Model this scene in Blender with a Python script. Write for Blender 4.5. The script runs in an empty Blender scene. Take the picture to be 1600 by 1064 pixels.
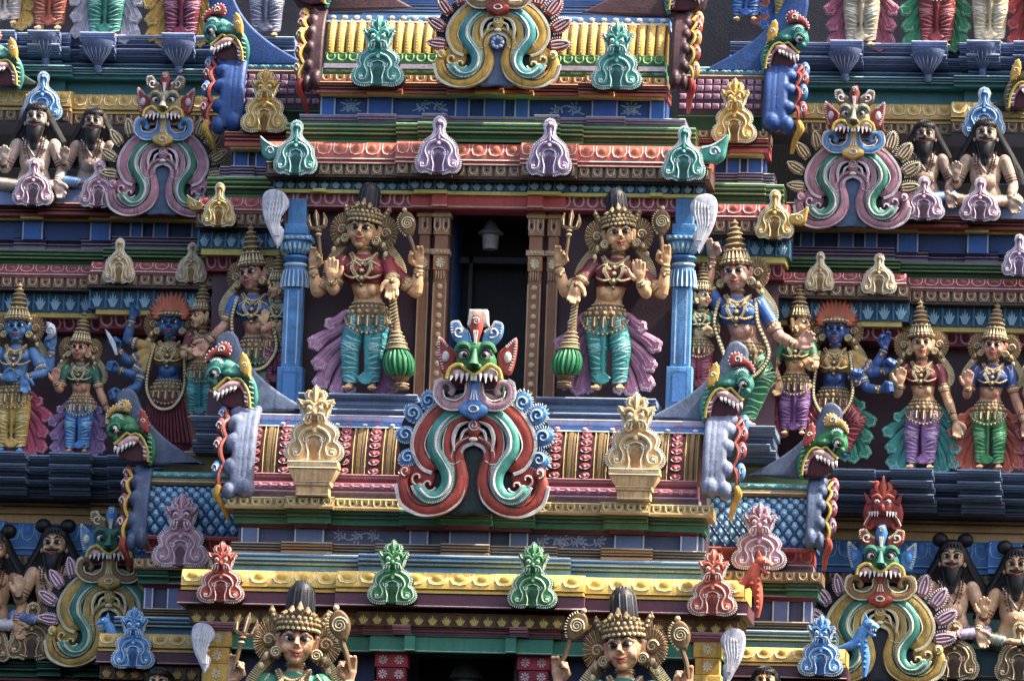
import bpy, math, random
from mathutils import Vector, Matrix, geometry
random.seed(7)
R = math.radians
PI = math.pi
S = 0.005                       # one unit of the drawings below is 5 mm
scene = bpy.context.scene
COL = scene.collection
sin, cos = math.sin, math.cos

# ------------------------------------------------------------------ camera model
PITCH, YAW, ROLL, DIST = R(9.5), R(7.0), R(2.1), 10000.0
F_ = Vector((-sin(YAW)*cos(PITCH), cos(YAW)*cos(PITCH), sin(PITCH)))
R0 = Vector((cos(YAW), sin(YAW), 0))
U0 = R0.cross(F_)
RR = R0*cos(ROLL) + U0*sin(ROLL)
UU = U0*cos(ROLL) - R0*sin(ROLL)
CAM = -F_*DIST
def W(px, py, d):
    """a point of the facade seen in direction (px,py), lying d units behind the reference plane"""
    v = F_*DIST + RR*(px-800) + UU*(532-py)
    t = (d - CAM.y)/v.y
    return CAM + v*t
AX = W(761, 460, 0).x            # symmetry axis of the tower

# ------------------------------------------------------------------ materials
_m = {}
def lin(h):
    h = h.lstrip('#')
    out = []
    for i in (0, 2, 4):
        c = int(h[i:i+2], 16)/255
        out.append(c/12.92 if c <= .04045 else ((c+.055)/1.055)**2.4)
    return out
GAIN = 1.0
def M(h, rough=.5, bump=.4, dirt=.72, spec=.36):
    """oil-painted stucco in one colour: mottled, dusty in patches, finely uneven"""
    key = (h, rough, bump, dirt)
    if key in _m: return _m[key]
    c = lin(h); lu = .3*c[0]+.55*c[1]+.15*c[2]
    c = [min(.85, (x+(lu-x)*.13)) for x in c]      # chalky, slightly faded oil paint
    m = bpy.data.materials.new('paint_' + h.lstrip('#')); m.use_nodes = True
    nt = m.node_tree; N = nt.nodes; L = nt.links
    b = N['Principled BSDF']
    b.inputs['Roughness'].default_value = rough
    b.inputs['Specular IOR Level'].default_value = spec
    g = N.new('ShaderNodeNewGeometry')
    n1 = N.new('ShaderNodeTexNoise'); n1.inputs['Scale'].default_value = 9; n1.inputs['Detail'].default_value = 7; n1.inputs['Roughness'].default_value = .7
    n2 = N.new('ShaderNodeTexNoise'); n2.inputs['Scale'].default_value = 70; n2.inputs['Detail'].default_value = 4
    L.new(g.outputs['Position'], n1.inputs['Vector']); L.new(g.outputs['Position'], n2.inputs['Vector'])
    # vertical rain streaks
    mp = N.new('ShaderNodeMapping'); mp.inputs['Scale'].default_value = (38, 38, 2.5)
    L.new(g.outputs['Position'], mp.inputs['Vector'])
    n3 = N.new('ShaderNodeTexNoise'); n3.inputs['Scale'].default_value = 1; n3.inputs['Detail'].default_value = 3
    L.new(mp.outputs[0], n3.inputs['Vector'])
    r1 = N.new('ShaderNodeValToRGB'); r1.color_ramp.elements[0].position = .32; r1.color_ramp.elements[1].position = .68
    r1.color_ramp.elements[0].color = [x*.55 for x in c]+[1]; r1.color_ramp.elements[1].color = [min(.9, x*1.2) for x in c]+[1]
    L.new(n1.outputs['Fac'], r1.inputs['Fac'])
    # dust / grime patches
    r2 = N.new('ShaderNodeValToRGB'); r2.color_ramp.elements[0].position = .52; r2.color_ramp.elements[1].position = .72
    r2.color_ramp.elements[0].color = (0, 0, 0, 1); r2.color_ramp.elements[1].color = (dirt, dirt, dirt, 1)
    L.new(n3.outputs['Fac'], r2.inputs['Fac'])
    mx = N.new('ShaderNodeMixRGB'); mx.inputs['Color2'].default_value = (c[0]*.3+.025, c[1]*.3+.022, c[2]*.3+.02, 1)
    L.new(r2.outputs['Color'], mx.inputs['Fac']); L.new(r1.outputs['Color'], mx.inputs['Color1'])
    # chipped / sun-bleached speckle
    r3 = N.new('ShaderNodeValToRGB'); r3.color_ramp.elements[0].position = .62; r3.color_ramp.elements[1].position = .7
    r3.color_ramp.elements[0].color = (0, 0, 0, 1); r3.color_ramp.elements[1].color = (.45, .45, .45, 1)
    L.new(n2.outputs['Fac'], r3.inputs['Fac'])
    mx2 = N.new('ShaderNodeMixRGB'); mx2.inputs['Color2'].default_value = [min(.8, x*1.3+.05) for x in c]+[1]
    L.new(r3.outputs['Color'], mx2.inputs['Fac']); L.new(mx.outputs['Color'], mx2.inputs['Color1'])
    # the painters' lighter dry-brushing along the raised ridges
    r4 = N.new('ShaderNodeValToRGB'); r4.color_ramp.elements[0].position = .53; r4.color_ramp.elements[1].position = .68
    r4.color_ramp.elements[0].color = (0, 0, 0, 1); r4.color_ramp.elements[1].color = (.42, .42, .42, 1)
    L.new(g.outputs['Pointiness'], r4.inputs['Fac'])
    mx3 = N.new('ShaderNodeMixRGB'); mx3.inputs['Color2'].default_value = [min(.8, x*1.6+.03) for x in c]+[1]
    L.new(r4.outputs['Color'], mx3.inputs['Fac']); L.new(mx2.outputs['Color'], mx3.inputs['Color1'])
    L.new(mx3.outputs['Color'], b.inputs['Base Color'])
    bp = N.new('ShaderNodeBump'); bp.inputs['Strength'].default_value = bump; bp.inputs['Distance'].default_value = .006
    ad = N.new('ShaderNodeMath'); ad.operation = 'ADD'
    L.new(n1.outputs['Fac'], ad.inputs[0]); L.new(n2.outputs['Fac'], ad.inputs[1])
    L.new(ad.outputs[0], bp.inputs['Height']); L.new(bp.outputs[0], b.inputs['Normal'])
    _m[key] = m
    return m

# ------------------------------------------------------------------ curves
def cr(pts, n=6, closed=False):
    """Catmull-Rom through points of any dimension"""
    P = [tuple(p) for p in pts]; k = len(P[0]); out = []
    m = len(P)
    rng = range(m if closed else m-1)
    for i in rng:
        if closed: a, b, c, d = P[(i-1) % m], P[i], P[(i+1) % m], P[(i+2) % m]
        else: a, b, c, d = P[max(i-1, 0)], P[i], P[i+1], P[min(i+2, m-1)]
        for j in range(n):
            t = j/n
            out.append(tuple(.5*((2*b[q])+(-a[q]+c[q])*t+(2*a[q]-5*b[q]+4*c[q]-d[q])*t*t+(-a[q]+3*b[q]-3*c[q]+d[q])*t**3) for q in range(k)))
    if not closed: out.append(P[-1])
    return out
def arc(cx, cz, rx, rz, a0, a1, n=12):
    return [(cx+rx*cos(R(a0+(a1-a0)*i/n)), cz+rz*sin(R(a0+(a1-a0)*i/n))) for i in range(n+1)]
def spiral(cx, cz, r0, r1, a0, a1, n=16):
    return [(cx+(r0+(r1-r0)*i/n)*cos(R(a0+(a1-a0)*i/n)), cz+(r0+(r1-r0)*i/n)*sin(R(a0+(a1-a0)*i/n))) for i in range(n+1)]
def mir(pts): return [(-p[0],)+tuple(p[1:]) for p in pts]
def symm(half):
    """outline from a right half (bottom centre to top centre)"""
    return list(half) + mir(list(half))[::-1]

# ------------------------------------------------------------------ mesh builder
class MB:
    def __init__(s): s.v = []; s.f = []; s.m = []; s.mats = []
    def mi(s, mat):
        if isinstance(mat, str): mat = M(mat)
        if mat not in s.mats: s.mats.append(mat)
        return s.mats.index(mat)
    def add(s, vs, fs, mat):
        o = len(s.v); i = s.mi(mat)
        s.v += [tuple(v) for v in vs]
        s.f += [tuple(o+a for a in f) for f in fs]; s.m += [i]*len(fs)
        return s
    def box(s, x0, x1, y0, y1, z0, z1, mat, b=0):
        if b:
            return s.plate([(x0, z0), (x1, z0), (x1, z1), (x0, z1)], y0, y1, mat, b)
        v = [(x, y, z) for x in (x0, x1) for y in (y0, y1) for z in (z0, z1)]
        return s.add(v, [(0, 1, 3, 2), (4, 6, 7, 5), (0, 4, 5, 1), (2, 3, 7, 6), (0, 2, 6, 4), (1, 5, 7, 3)], mat)
    def tube(s, pts, r, mat, n=6, flat=1., closed=False, y=0):
        P = [Vector((p[0], y, p[1])) if len(p) == 2 else Vector(p) for p in pts]
        m = len(P)
        if m < 2: return s
        if callable(r): rs = [r(i/(m-1)) for i in range(m)]
        elif isinstance(r, (list, tuple)):
            rs = [r[min(int(i/(m-1)*(len(r)-1)), len(r)-2)]*(1-((i/(m-1)*(len(r)-1)) % 1 if i < m-1 else 1)) +
                  r[min(int(i/(m-1)*(len(r)-1)), len(r)-2)+1]*((i/(m-1)*(len(r)-1)) % 1 if i < m-1 else 1) for i in range(m)]
        else: rs = [r]*m
        vs = []; prev = None
        for i in range(m):
            a = P[i-1] if (i > 0 or closed) else P[i]; b = P[(i+1) % m] if (i < m-1 or closed) else P[i]
            t = (b-a)
            if t.length < 1e-6: t = Vector((1, 0, 0))
            t.normalize()
            n1 = t.cross(Vector((0, 1, 0)))
            if n1.length < .25: n1 = t.cross(Vector((0, 0, 1))) if abs(t.z) < .9 else Vector((1, 0, 0))
            n1.normalize()
            if prev is not None and n1.dot(prev) < -0.2 and abs(t.y) > .6: n1 = -n1
            prev = n1
            n2 = t.cross(n1)
            for k in range(n):
                a_ = 2*PI*k/n
                vs.append(P[i]+n1*(rs[i]*cos(a_))+n2*(rs[i]*flat*sin(a_)))
        fs = []
        for i in range(m if closed else m-1):
            j = (i+1) % m
            for k in range(n):
                l = (k+1) % n
                fs.append((i*n+k, i*n+l, j*n+l, j*n+k))
        if not closed:
            fs.append(tuple(range(n))[::-1]); fs.append(tuple((m-1)*n+k for k in range(n)))
        return s.add(vs, fs, mat)
    def ball(s, c, r, mat, nu=10, nv=7):
        if not isinstance(r, (tuple, list)): r = (r, r, r)
        vs = [(c[0], c[1], c[2]+r[2])]
        for i in range(1, nv):
            a = PI*i/nv
            for k in range(nu):
                b = 2*PI*k/nu
                vs.append((c[0]+r[0]*sin(a)*cos(b), c[1]+r[1]*sin(a)*sin(b), c[2]+r[2]*cos(a)))
        vs.append((c[0], c[1], c[2]-r[2])); e = len(vs)-1
        fs = [(0, 1+k, 1+(k+1) % nu) for k in range(nu)]
        for i in range(nv-2):
            for k in range(nu):
                a = 1+i*nu+k; b = 1+i*nu+(k+1) % nu
                fs.append((a, a+nu, b+nu, b))
        fs += [(e, 1+(nv-2)*nu+(k+1) % nu, 1+(nv-2)*nu+k) for k in range(nu)]
        return s.add(vs, fs, mat)
    def loft(s, rings, mat, n=14, cap=True):
        """rings: (cx, cy, cz, rx, ry[, tiltx])  horizontal ellipses stacked"""
        vs = []
        for q in rings:
            cx, cy, cz, rx, ry = q[:5]; tl = q[5] if len(q) > 5 else 0
            for k in range(n):
                a = 2*PI*k/n
                vs.append((cx+rx*cos(a), cy+ry*sin(a), cz+tl*rx*cos(a)))
        fs = []
        for i in range(len(rings)-1):
            for k in range(n):
                l = (k+1) % n
                fs.append((i*n+k, i*n+l, (i+1)*n+l, (i+1)*n+k))
        if cap: fs.append(tuple(range(n))[::-1]); fs.append(tuple((len(rings)-1)*n+k for k in range(n)))
        return s.add(vs, fs, mat)
    def plate(s, out, y0, y1, mat, bev=2, steps=3):
        """outline (x,z) extruded from front y0 to back y1 with a rounded front edge"""
        P = [(p[0], p[1]) for p in out]
        Q = [P[0]]
        for p in P[1:]:
            if abs(p[0]-Q[-1][0])+abs(p[1]-Q[-1][1]) > .05: Q.append(p)
        if abs(Q[0][0]-Q[-1][0])+abs(Q[0][1]-Q[-1][1]) < .05: Q.pop()
        P = Q; n = len(P)
        ar = sum(P[i][0]*P[(i+1) % n][1]-P[(i+1) % n][0]*P[i][1] for i in range(n))
        if ar < 0: P = P[::-1]
        nr = []
        for i in range(n):
            ax, az = P[i][0]-P[i-1][0], P[i][1]-P[i-1][1]; bx, bz = P[(i+1) % n][0]-P[i][0], P[(i+1) % n][1]-P[i][1]
            la = math.hypot(ax, az) or 1; lb = math.hypot(bx, bz) or 1
            nx, nz = -(az/la+bz/lb), (ax/la+bx/lb)
            l = math.hypot(nx, nz) or 1
            k = 1/max(.5, l/2)
            nr.append((nx/l*k, nz/l*k))
        rings = [(y1, 0)]
        for j in range(steps+1):
            a = PI/2*j/steps
            rings.append((y0+bev*(1-sin(a)), bev*(1-cos(a)))) if bev else None
        if not bev: rings.append((y0, 0))
        vs = []
        for (y, o) in rings:
            vs += [(P[i][0]+nr[i][0]*o, y, P[i][1]+nr[i][1]*o) for i in range(n)]
        fs = []
        for j in range(len(rings)-1):
            for i in range(n):
                l = (i+1) % n
                fs.append((j*n+i, j*n+l, (j+1)*n+l, (j+1)*n+i))
        o = (len(rings)-1)*n
        tri = geometry.tessellate_polygon([[Vector((v[0], v[2], 0)) for v in vs[o:o+n]]])
        for t in tri:
            a, b, c = (vs[o+q] for q in t)
            cr_ = (b[0]-a[0])*(c[2]-a[2])-(c[0]-a[0])*(b[2]-a[2])
            fs.append(tuple(o+q for q in (t if cr_ > 0 else t[::-1])))
        fs.append(tuple(range(n))[::-1])
        return s.add(vs, fs, mat)
    def prism(s, prof, x0, x1, mat):
        """profile (y,z) closed polygon extruded along x"""
        n = len(prof)
        vs = [(x0, p[0], p[1]) for p in prof]+[(x1, p[0], p[1]) for p in prof]
        fs = [(i, (i+1) % n, n+(i+1) % n, n+i) for i in range(n)]
        tri = geometry.tessellate_polygon([[Vector((p[0], p[1], 0)) for p in prof]])
        for t in tri: fs.append(tuple(t)); fs.append(tuple(n+q for q in t[::-1]))
        return s.add(vs, fs, mat)
    def xf(s, i0, mtx):
        s.v[i0:] = [tuple(mtx @ Vector(v)) for v in s.v[i0:]]
    def merge(s, o, mtx=None):
        for mt in o.mats: s.mi(mt)
        k = len(s.v)
        s.v += [tuple(mtx @ Vector(v)) for v in o.v] if mtx else o.v
        s.f += [tuple(k+a for a in f) for f in o.f]
        s.m += [s.mi(o.mats[i]) for i in o.m]
    def mesh(s, name, off=(0, 0, 0)):
        me = bpy.data.meshes.new(name)
        me.from_pydata([((v[0]-off[0])*S, (v[1]-off[1])*S, (v[2]-off[2])*S) for v in s.v], [], s.f)
        for mt in s.mats: me.materials.append(mt)
        me.polygons.foreach_set('material_index', s.m)
        import bmesh
        bm = bmesh.new(); bm.from_mesh(me); bmesh.ops.recalc_face_normals(bm, faces=bm.faces); bm.to_mesh(me); bm.free()
        me.polygons.foreach_set('use_smooth', [True]*len(me.polygons))
        me.set_sharp_from_angle(angle=R(42))
        me.update()
        return me
    def build(s, name, parent=None, off=None):
        if off is None: off = (0, 0, 0)
        o = bpy.data.objects.new(name, s.mesh(name, off)); COL.objects.link(o)
        if parent is not None: o.parent = parent
        return o

def thing(name, label, cat, loc, group=None, rz=0):
    o = bpy.data.objects.new(name, None); COL.objects.link(o)
    o.empty_display_size = .05
    o.location = Vector(loc)*S; o.rotation_euler = (0, 0, rz)
    o['label'] = label; o['category'] = cat; o['kind'] = 'thing'
    if group: o['group'] = group
    return o
def dup(root, loc, label=None, sc=None, group=None):
    r = root.copy(); COL.objects.link(r); r.location = Vector(loc)*S
    if label: r['label'] = label
    if group: r['group'] = group
    if sc: r.scale = sc if isinstance(sc, tuple) else (sc, sc, sc)
    def rec(a, b):
        for ch in [o for o in KIDS.get(a.name, [])]:
            c = ch.copy(); COL.objects.link(c); c.parent = b
            if hasattr(ch, 'name'): rec2(ch, c)
    def rec2(a, b):
        for ch in a.children:
            c = ch.copy(); COL.objects.link(c); c.parent = b; rec2(ch, c)
    rec2(root, r)
    return r
def remesh(mb, vox=1.2, smooth=4, name='body'):
    """fuse overlapping solids into one continuous skin (materials: the first)"""
    me = mb.mesh(name)
    o = bpy.data.objects.new('tmp', me); COL.objects.link(o)
    md = o.modifiers.new('r', 'REMESH'); md.mode = 'VOXEL'; md.voxel_size = vox*S; md.use_smooth_shade = True
    if smooth:
        m2 = o.modifiers.new('s', 'SMOOTH'); m2.factor = .5; m2.iterations = smooth
    dg = bpy.context.evaluated_depsgraph_get(); dg.update()
    me2 = bpy.data.meshes.new_from_object(o.evaluated_get(dg)); me2.name = name
    me2.materials.clear(); me2.materials.append(mb.mats[0])
    me2.polygons.foreach_set('material_index', [0]*len(me2.polygons))
    me2.polygons.foreach_set('use_smooth', [True]*len(me2.polygons))
    bpy.data.objects.remove(o); bpy.data.meshes.remove(me)
    return me2
def put(me, name, parent):
    o = bpy.data.objects.new(name, me); COL.objects.link(o); o.parent = parent
    return o
# ------------------------------------------------------------------ mouldings
PROF = {
 'flat': [(1, 1), (1, 0)],
 'ledge': [(1, 1), (1, .74), (.78, .68), (.82, .42), (.55, .34), (.5, .14), (.35, .1), (.35, 0)],
 'ogee': [(.9, 1), (1, .97), (1, .78), (.92, .74), (.8, .5), (.5, .3), (.42, .2), (.42, 0)],
 'sink': [(.7, 1), (1, .95), (1, .7), (.75, .62), (.7, .3), (.95, .2), (.95, 0)],
 'roll': [(.3, 1), (.55, .96), (.75, .86), (.9, .66), (.97, .45), (1, .26), (1, .2), (.9, .17), (.9, .12), (1, .1), (1, 0)],
 'half': [(.8, 1), (.9, .93), (.98, .75), (1, .5), (.98, .25), (.9, .07), (.8, 0)],
 'cove': [(1, 1), (1, .8), (.6, .6), (.4, .3), (.35, 0)],
 'coveup': [(.35, 1), (.4, .7), (.6, .4), (1, .2), (1, 0)],
}
def pat(prof, v):
    """out-fraction of the profile at height fraction v"""
    for (o0, z0), (o1, z1) in zip(prof, prof[1:]):
        if z1 <= v <= z0: return o0+(o1-o0)*((z0-v)/(z0-z1) if z0 > z1 else 0)
    return prof[-1][0]
def mot_U(mb, x, w, f, c, c2):      # f(u 0..1 height)->(y,z)
    pts = [(-.32, .95), (-.36, .55), (-.26, .25), (0, .12), (.26, .25), (.36, .55), (.32, .95)]
    mb.tube([(x+w*u,)+f(v) for u, v in pts], w*.055+.35, c, 4)
    if c2: mb.tube([(x,)+f(.45), (x,)+f(.82)], w*.13, c2, 5, flat=.5)
def mot_block(mb, x, w, f, c, c2):
    y, z0 = f(.05); _, z1 = f(.95)
    y1 = f(.5)[0]
    mb.box(x-w*.4, x+w*.4, y1-2.2, y1+3, z0, z1, c2)
    mb.tube([(x+w*u, y1-2.6, z0+(z1-z0)*v) for u, v in [(-.27, .95), (-.28, .5), (-.15, .22), (0, .14), (.15, .22), (.28, .5), (.27, .95)]], .95, c, 4)
    mb.ball((x, y1-2.6, z0+(z1-z0)*.6), (w*.1, 1, w*.09), '#1d120e', 6, 4)
def mot_lotus(mb, x, w, f, c, c2):
    y, z0 = f(.02); _, z1 = f(1)
    h = z1-z0
    if c2: mb.box(x-w*.5+.4, x-w*.38, y-3.5, y+3, z0, z1, c2)
    for a in (-.34, -.17, 0, .17, .34):
        mb.tube([(x+w*a*.25, y-1.4, z0+h*.08), (x+w*a*.7, y-2.4, z0+h*.4), (x+w*a, y-2, z0+h*(.8-.9*abs(a)))], lambda t: .55+1.5*sin(PI*min(1, t*.9+.1)), c, 4, flat=.6)
def mot_petal(mb, x, w, f, c, c2):
    pts = [(-.4, .93), (-.42, .5), (-.3, .22), (0, .14), (.3, .22), (.42, .5), (.4, .93)]
    mb.tube([(x+w*u,)+f(v) for u, v in pts], .95, c, 4)
    y, z = f(.55); y0, za = f(.85); _, zb = f(.25)
    if c2: mb.ball((x, y+.5, z), (w*.24, 1.6, abs(za-zb)*.5), c2, 8, 5)
def mot_dot(mb, x, w, f, c, c2):
    y, z = f(.5); h = abs(f(1)[1]-f(0)[1]); r = min(w*.26, h*.32); mb.ball((x, y, z), (min(w*.26, r*1.7), 1.6, r), c, 7, 4)
def mot_scroll(mb, x, w, f, c, c2):
    y, z0 = f(.1); _, z1 = f(.9); h = z1-z0
    for s in (-1, 1):
        mb.tube([(x+s*p[0]*w, y-.6, z0+p[1]*h) for p in spiral(.22, .5, .2, .04, 250, -160, 12)], .8, c, 4)
    mb.ball((x, y-.3, z0+h*.4), (w*.07, 1, h*.3), c, 6, 4)
MOT = dict(U=mot_U, block=mot_block, lotus=mot_lotus, petal=mot_petal, dot=mot_dot, scroll=mot_scroll)

def segs_x(segs, yp, dd, side, end=None):
    """pixel break points on the left half -> list of (x0,x1,extra). side 0: symmetric about the axis; -1/1: left as is / mirrored"""
    xs = [(W(p, yp, dd).x-AX, e) for p, e in segs]
    out = []
    if side == 0:
        for i, (x, e) in enumerate(xs):
            if i < len(xs)-1: out += [(x, xs[i+1][0], e), (-xs[i+1][0], -x, e)]
            else: out.append((x, -x, e))
    else:
        xe = W(end, yp, dd).x-AX
        for i, (x, e) in enumerate(xs):
            b = xs[i+1][0] if i < len(xs)-1 else xe
            out.append((x, b, e) if side < 0 else (-b, -x, e))
    return [(a+AX, b+AX, e*(2.4 if side == 0 else 1.25)) for a, b, e in sorted(out)]
def band(root, name, segs, ref, d, out, prof, mat, motif=None, lines=(), side=0, end=None, back=22, mv=(0, 1), part=None, off=None):
    pr, yt, yb = ref
    pf = PROF[prof]; rel = min(out, 26 if prof == 'roll' else 17)/max(out, 1)
    pf = [(1-(1-o)*rel, v) for o, v in pf]
    zt = W(pr, yt, d-out*pf[0][0]).z; zb = W(pr, yb, d-out*pf[-1][0]).z
    mb = MB()
    for x0, x1, e in segs_x(segs, (yt+yb)/2, d-out, side, end):
        P = [(d-out*o-e, zb+(zt-zb)*v) for o, v in pf]+[(d+back, zb), (d+back, zt)]
        mb.prism(P, x0, x1, mat)
        for lv, lc in list(lines)+([(.62, '#1b1e22'), (.4, '#1b1e22'), (.5, lines[0][1]), (.87, '#1b1e22')] if prof in ('ogee', 'sink') and lines and zt-zb > 12 else []):
            y = d-out*pat(pf, lv)-e; z = zb+(zt-zb)*lv
            mb.tube([(x0, y-.3, z), (x1, y-.3, z)], 1.25, lc, 4)
            mb.tube([(x0, y, z), (x0, d+back*.5, z)], .8, lc, 4); mb.tube([(x1, y, z), (x1, d+back*.5, z)], .8, lc, 4)
        if motif:
            k, step, c, c2 = motif
            w = x1-x0; n = max(1, round(w/step)); st = w/n
            def f(u, e=e):
                v = mv[0]+(mv[1]-mv[0])*u
                return (d-out*pat(pf, v)-e-.6, zb+(zt-zb)*v)
            for i in range(n): MOT[k](mb, x0+st*(i+.5), st, f, c, c2)
    return mb.build(name, root, root_off(root))
def root_off(root):
    if root is None: return (0, 0, 0)
    l = Vector((0, 0, 0)); r = root
    while r is not None: l += r.location; r = r.parent
    return l/S
def pilaster_row(root, pxs, ref, d, out, mat, edge='#a9b2c4', side=0, w=None, name='pilaster'):
    """small flat pilasters with pale painted arrises between two ledges; pxs = list of (left,right) pixel pairs"""
    pr, yt, yb = ref
    zt = W(pr, yt, d-out).z; zb = W(pr, yb, d-out).z
    for a, b in pxs:
        xa, xb = W(a, (yt+yb)/2, d-out).x-AX, W(b, (yt+yb)/2, d-out).x-AX
        for s in ((-1, 1) if side == 0 else (side,)):
            x0, x1 = (xa, xb) if s < 0 else (-xb, -xa)
            if s > 0 and abs(xa+xb) < 12: continue
            mb = MB(); mb.box(x0+AX, x1+AX, d-out, d+8, zb+.3, zt-.3, mat)
            for x in (x0, x1): mb.box(x+AX-1.1, x+AX+1.1, d-out-.6, d-out+1.5, zb+.3, zt-.3, edge)
            mb.build(name, root, root_off(root))
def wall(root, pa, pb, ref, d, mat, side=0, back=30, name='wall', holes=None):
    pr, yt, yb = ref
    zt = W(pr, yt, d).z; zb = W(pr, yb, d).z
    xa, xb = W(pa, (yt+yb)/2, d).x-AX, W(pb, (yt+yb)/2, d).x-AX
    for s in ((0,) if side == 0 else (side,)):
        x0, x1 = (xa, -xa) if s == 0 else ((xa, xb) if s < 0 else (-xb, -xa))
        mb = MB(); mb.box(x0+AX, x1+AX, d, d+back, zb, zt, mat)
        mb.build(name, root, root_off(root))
def foliage(mb, cx, cz, w, h, y, c, flip=1):
    """painted acanthus scroll: a waving stem, each bend closing in a curl, small leaves springing from it"""
    n = max(1, round(w/h*.62))
    X0 = cx-flip*w*.5
    wave = [(X0+flip*w*t_/(n*8), cz-h*.3*cos(PI*t_/8)) for t_ in range(n*8+1)]
    mb.tube([(p[0], y, p[1]) for p in wave], 1.1, c, 5, flat=.4)
    for k in range(n):
        s_ = 1 if k % 2 else -1
        sx, sz = X0+flip*w*(k+.55)/n, cz-s_*h*.1
        mb.tube([(sx+flip*p[0], y-.2, sz+p[1]*s_) for p in spiral(0, 0, h*.36, .8, 200, -240, 20)], lambda t: 1.7-1.1*t, c, 5, flat=.4)
        for q in range(5):
            a = R(-60+42*q)*flip
            bx, bz = sx+flip*h*.3*cos(a), sz+h*.3*sin(a)*s_
            mb.tube([(bx, y, bz), (bx+flip*3.2*cos(a+.5), y, bz+s_*3.4*sin(a+.5)), (bx+flip*6*cos(a+.2), y, bz+s_*5*sin(a+.2))], [.6, 1.7, .4], c, 5, flat=.4)
def barrel(root, px0, px1, ref, dtop, dfront, kind, cols, side=0, name='barrel_roof'):
    pr, yt, yb = ref
    zt = W(pr, yt, dtop-(dtop-dfront)*.4).z; zb = W(pr, yb, dfront).z
    ym = (yt+yb)/2
    xa = W(px0, ym, dfront).x-AX; xb = (-xa if side == 0 else W(px1, ym, dfront).x-AX)
    if side > 0: xa, xb = -xb, -xa
    xa += AX; xb += AX
    def pt(t, o=0):
        a = R(90*t)
        return (dtop-(dtop-dfront+o)*sin(a), zb+(zt-zb+o)*cos(a))
    mb = MB(); base = cols[0]
    prof = [pt(i/10) for i in range(11)]+[(dfront, zb-2), (dtop+20, zb-2), (dtop+20, zt)]
    mb.prism(prof, xa, xb, base)
    T = [.18+.82*i/8 for i in range(9)]
    if kind == 'beads':
        n = max(2, round((xb-xa)/47)); st = (xb-xa)/n/2
        for i in range(2*n):
            x = xa+st*(i+.5)
            if i % 2:
                mb.tube([(x,)+pt(t, 1) for t in T], 9, cols[1], 4, flat=.35)
                for q in (-9.5, -4, 4, 9.5): mb.tube([(x+q,)+pt(t, 3.2) for t in T], 1, '#b39a5e' if abs(q) > 5 else '#453216', 4)
            else:
                for q in range(8):
                    t = .26+.1*q; y, z = pt(t, 2)
                    mb.ball((x, y, z), (9.5, 3.2, 5.6), cols[2], 8, 5)
                    mb.tube([(x+7.5*cos(R(a)), y-2.7, z+4.3*sin(R(a))) for a in range(180, 361, 30)], .7, '#e9c9cf', 4)
                    mb.ball((x, y-3.2, z), (2.1, 1.4, 2.1), '#e7b9bd', 6, 4)
    elif kind == 'ribs':
        n = max(2, round((xb-xa)/15.5)); st = (xb-xa)/n
        for i in range(n):
            x = xa+st*(i+.5)
            mb.tube([(x,)+pt(t, 0) for t in T], st*.42, cols[1], 8, flat=.6)
            mb.tube([(x+st*.47,)+pt(t, .5) for t in T], 1, '#4c330c', 4)
            for q in range(16):
                y, z = pt(.2+.05*q, st*.25+.6); mb.ball((x-st*.12, y, z), (1.3, .9, 1.1), '#f3e7ae', 5, 3)
    elif kind == 'scales':
        n = max(2, round((xb-xa)/13)); st = (xb-xa)/n
        for i in range(n):
            for q in range(5):
                y, z = pt(.22+.17*q, 1)
                mb.box(xa+st*(i+.1), xa+st*(i+.9), y-3, y+4, z-3.9, z+4.6, cols[1], 2.2)
    elif kind == 'lattice':
        w = xb-xa; n = max(2, round(w/38)); st = w/n
        def g(u, v):
            y, z = pt(.16+.84*v, 1.2); return (xa+u*w, y, z)
        k = n*2; rows = 5
        for i in range(-k, k*2):
            for sgn in (1, -1):
                L_ = []
                for j in range(rows*3+1):
                    v = j/(rows*3); u = (i+sgn*v*rows)/k
                    if -.001 <= u <= 1.001: L_.append(g(u, v))
                if len(L_) > 1:
                    mb.tube(L_, 2.7, cols[2], 5, flat=.8)
        for i in range(2*k+1):
            for j in range(2*rows+1):
                uu = i/2/k; vv = j/2/rows
                if (i+j) % 2 and .03 < uu < .97 and .04 < vv < .97:
                    y = g(uu, vv); mb.ball(y, (w/k*.36, 1.9, 7.5), cols[1], 4, 4); mb.ball((y[0], y[1]-2.4, y[2]+.5), (2.6, 1.2, 2.6), '#a9cdea', 6, 4)
    return mb.build(name, root, root_off(root))

# ------------------------------------------------------------------ palette
GREYB = '#6f86a6'; DGREY = '#5a6d8a'; TEALD = '#1d6470'; OCHRE = '#c3a14a'; TAN = '#a98d60'; REDB = '#8f3b30'; BLUEW = '#1c58a8'
PURP = '#9c7f9e'; GREEN = '#2f7d3a'; PETR = '#a8423a'; MOTB = '#7a5f46'; MOTL = '#c9b08a'; LOTB = '#2f6b8c'; LOTD = '#1c4a66'; YEL = '#d8b93e'
FRED = '#a33a38'; MARO = '#3f2530'; LIGHT = '#cdbfb4'; LAV = '#b6a9c6'; LBLUE = '#5b97cc'; DGREEN = '#1f6b50'
E = '#c7cfdb'
# ------------------------------------------------------------------ central upper shrine
def shrine(name, label, px, py, d, group=None, cat='shrine'):
    return thing(name, label, cat, W(px, py, d), group)

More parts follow.
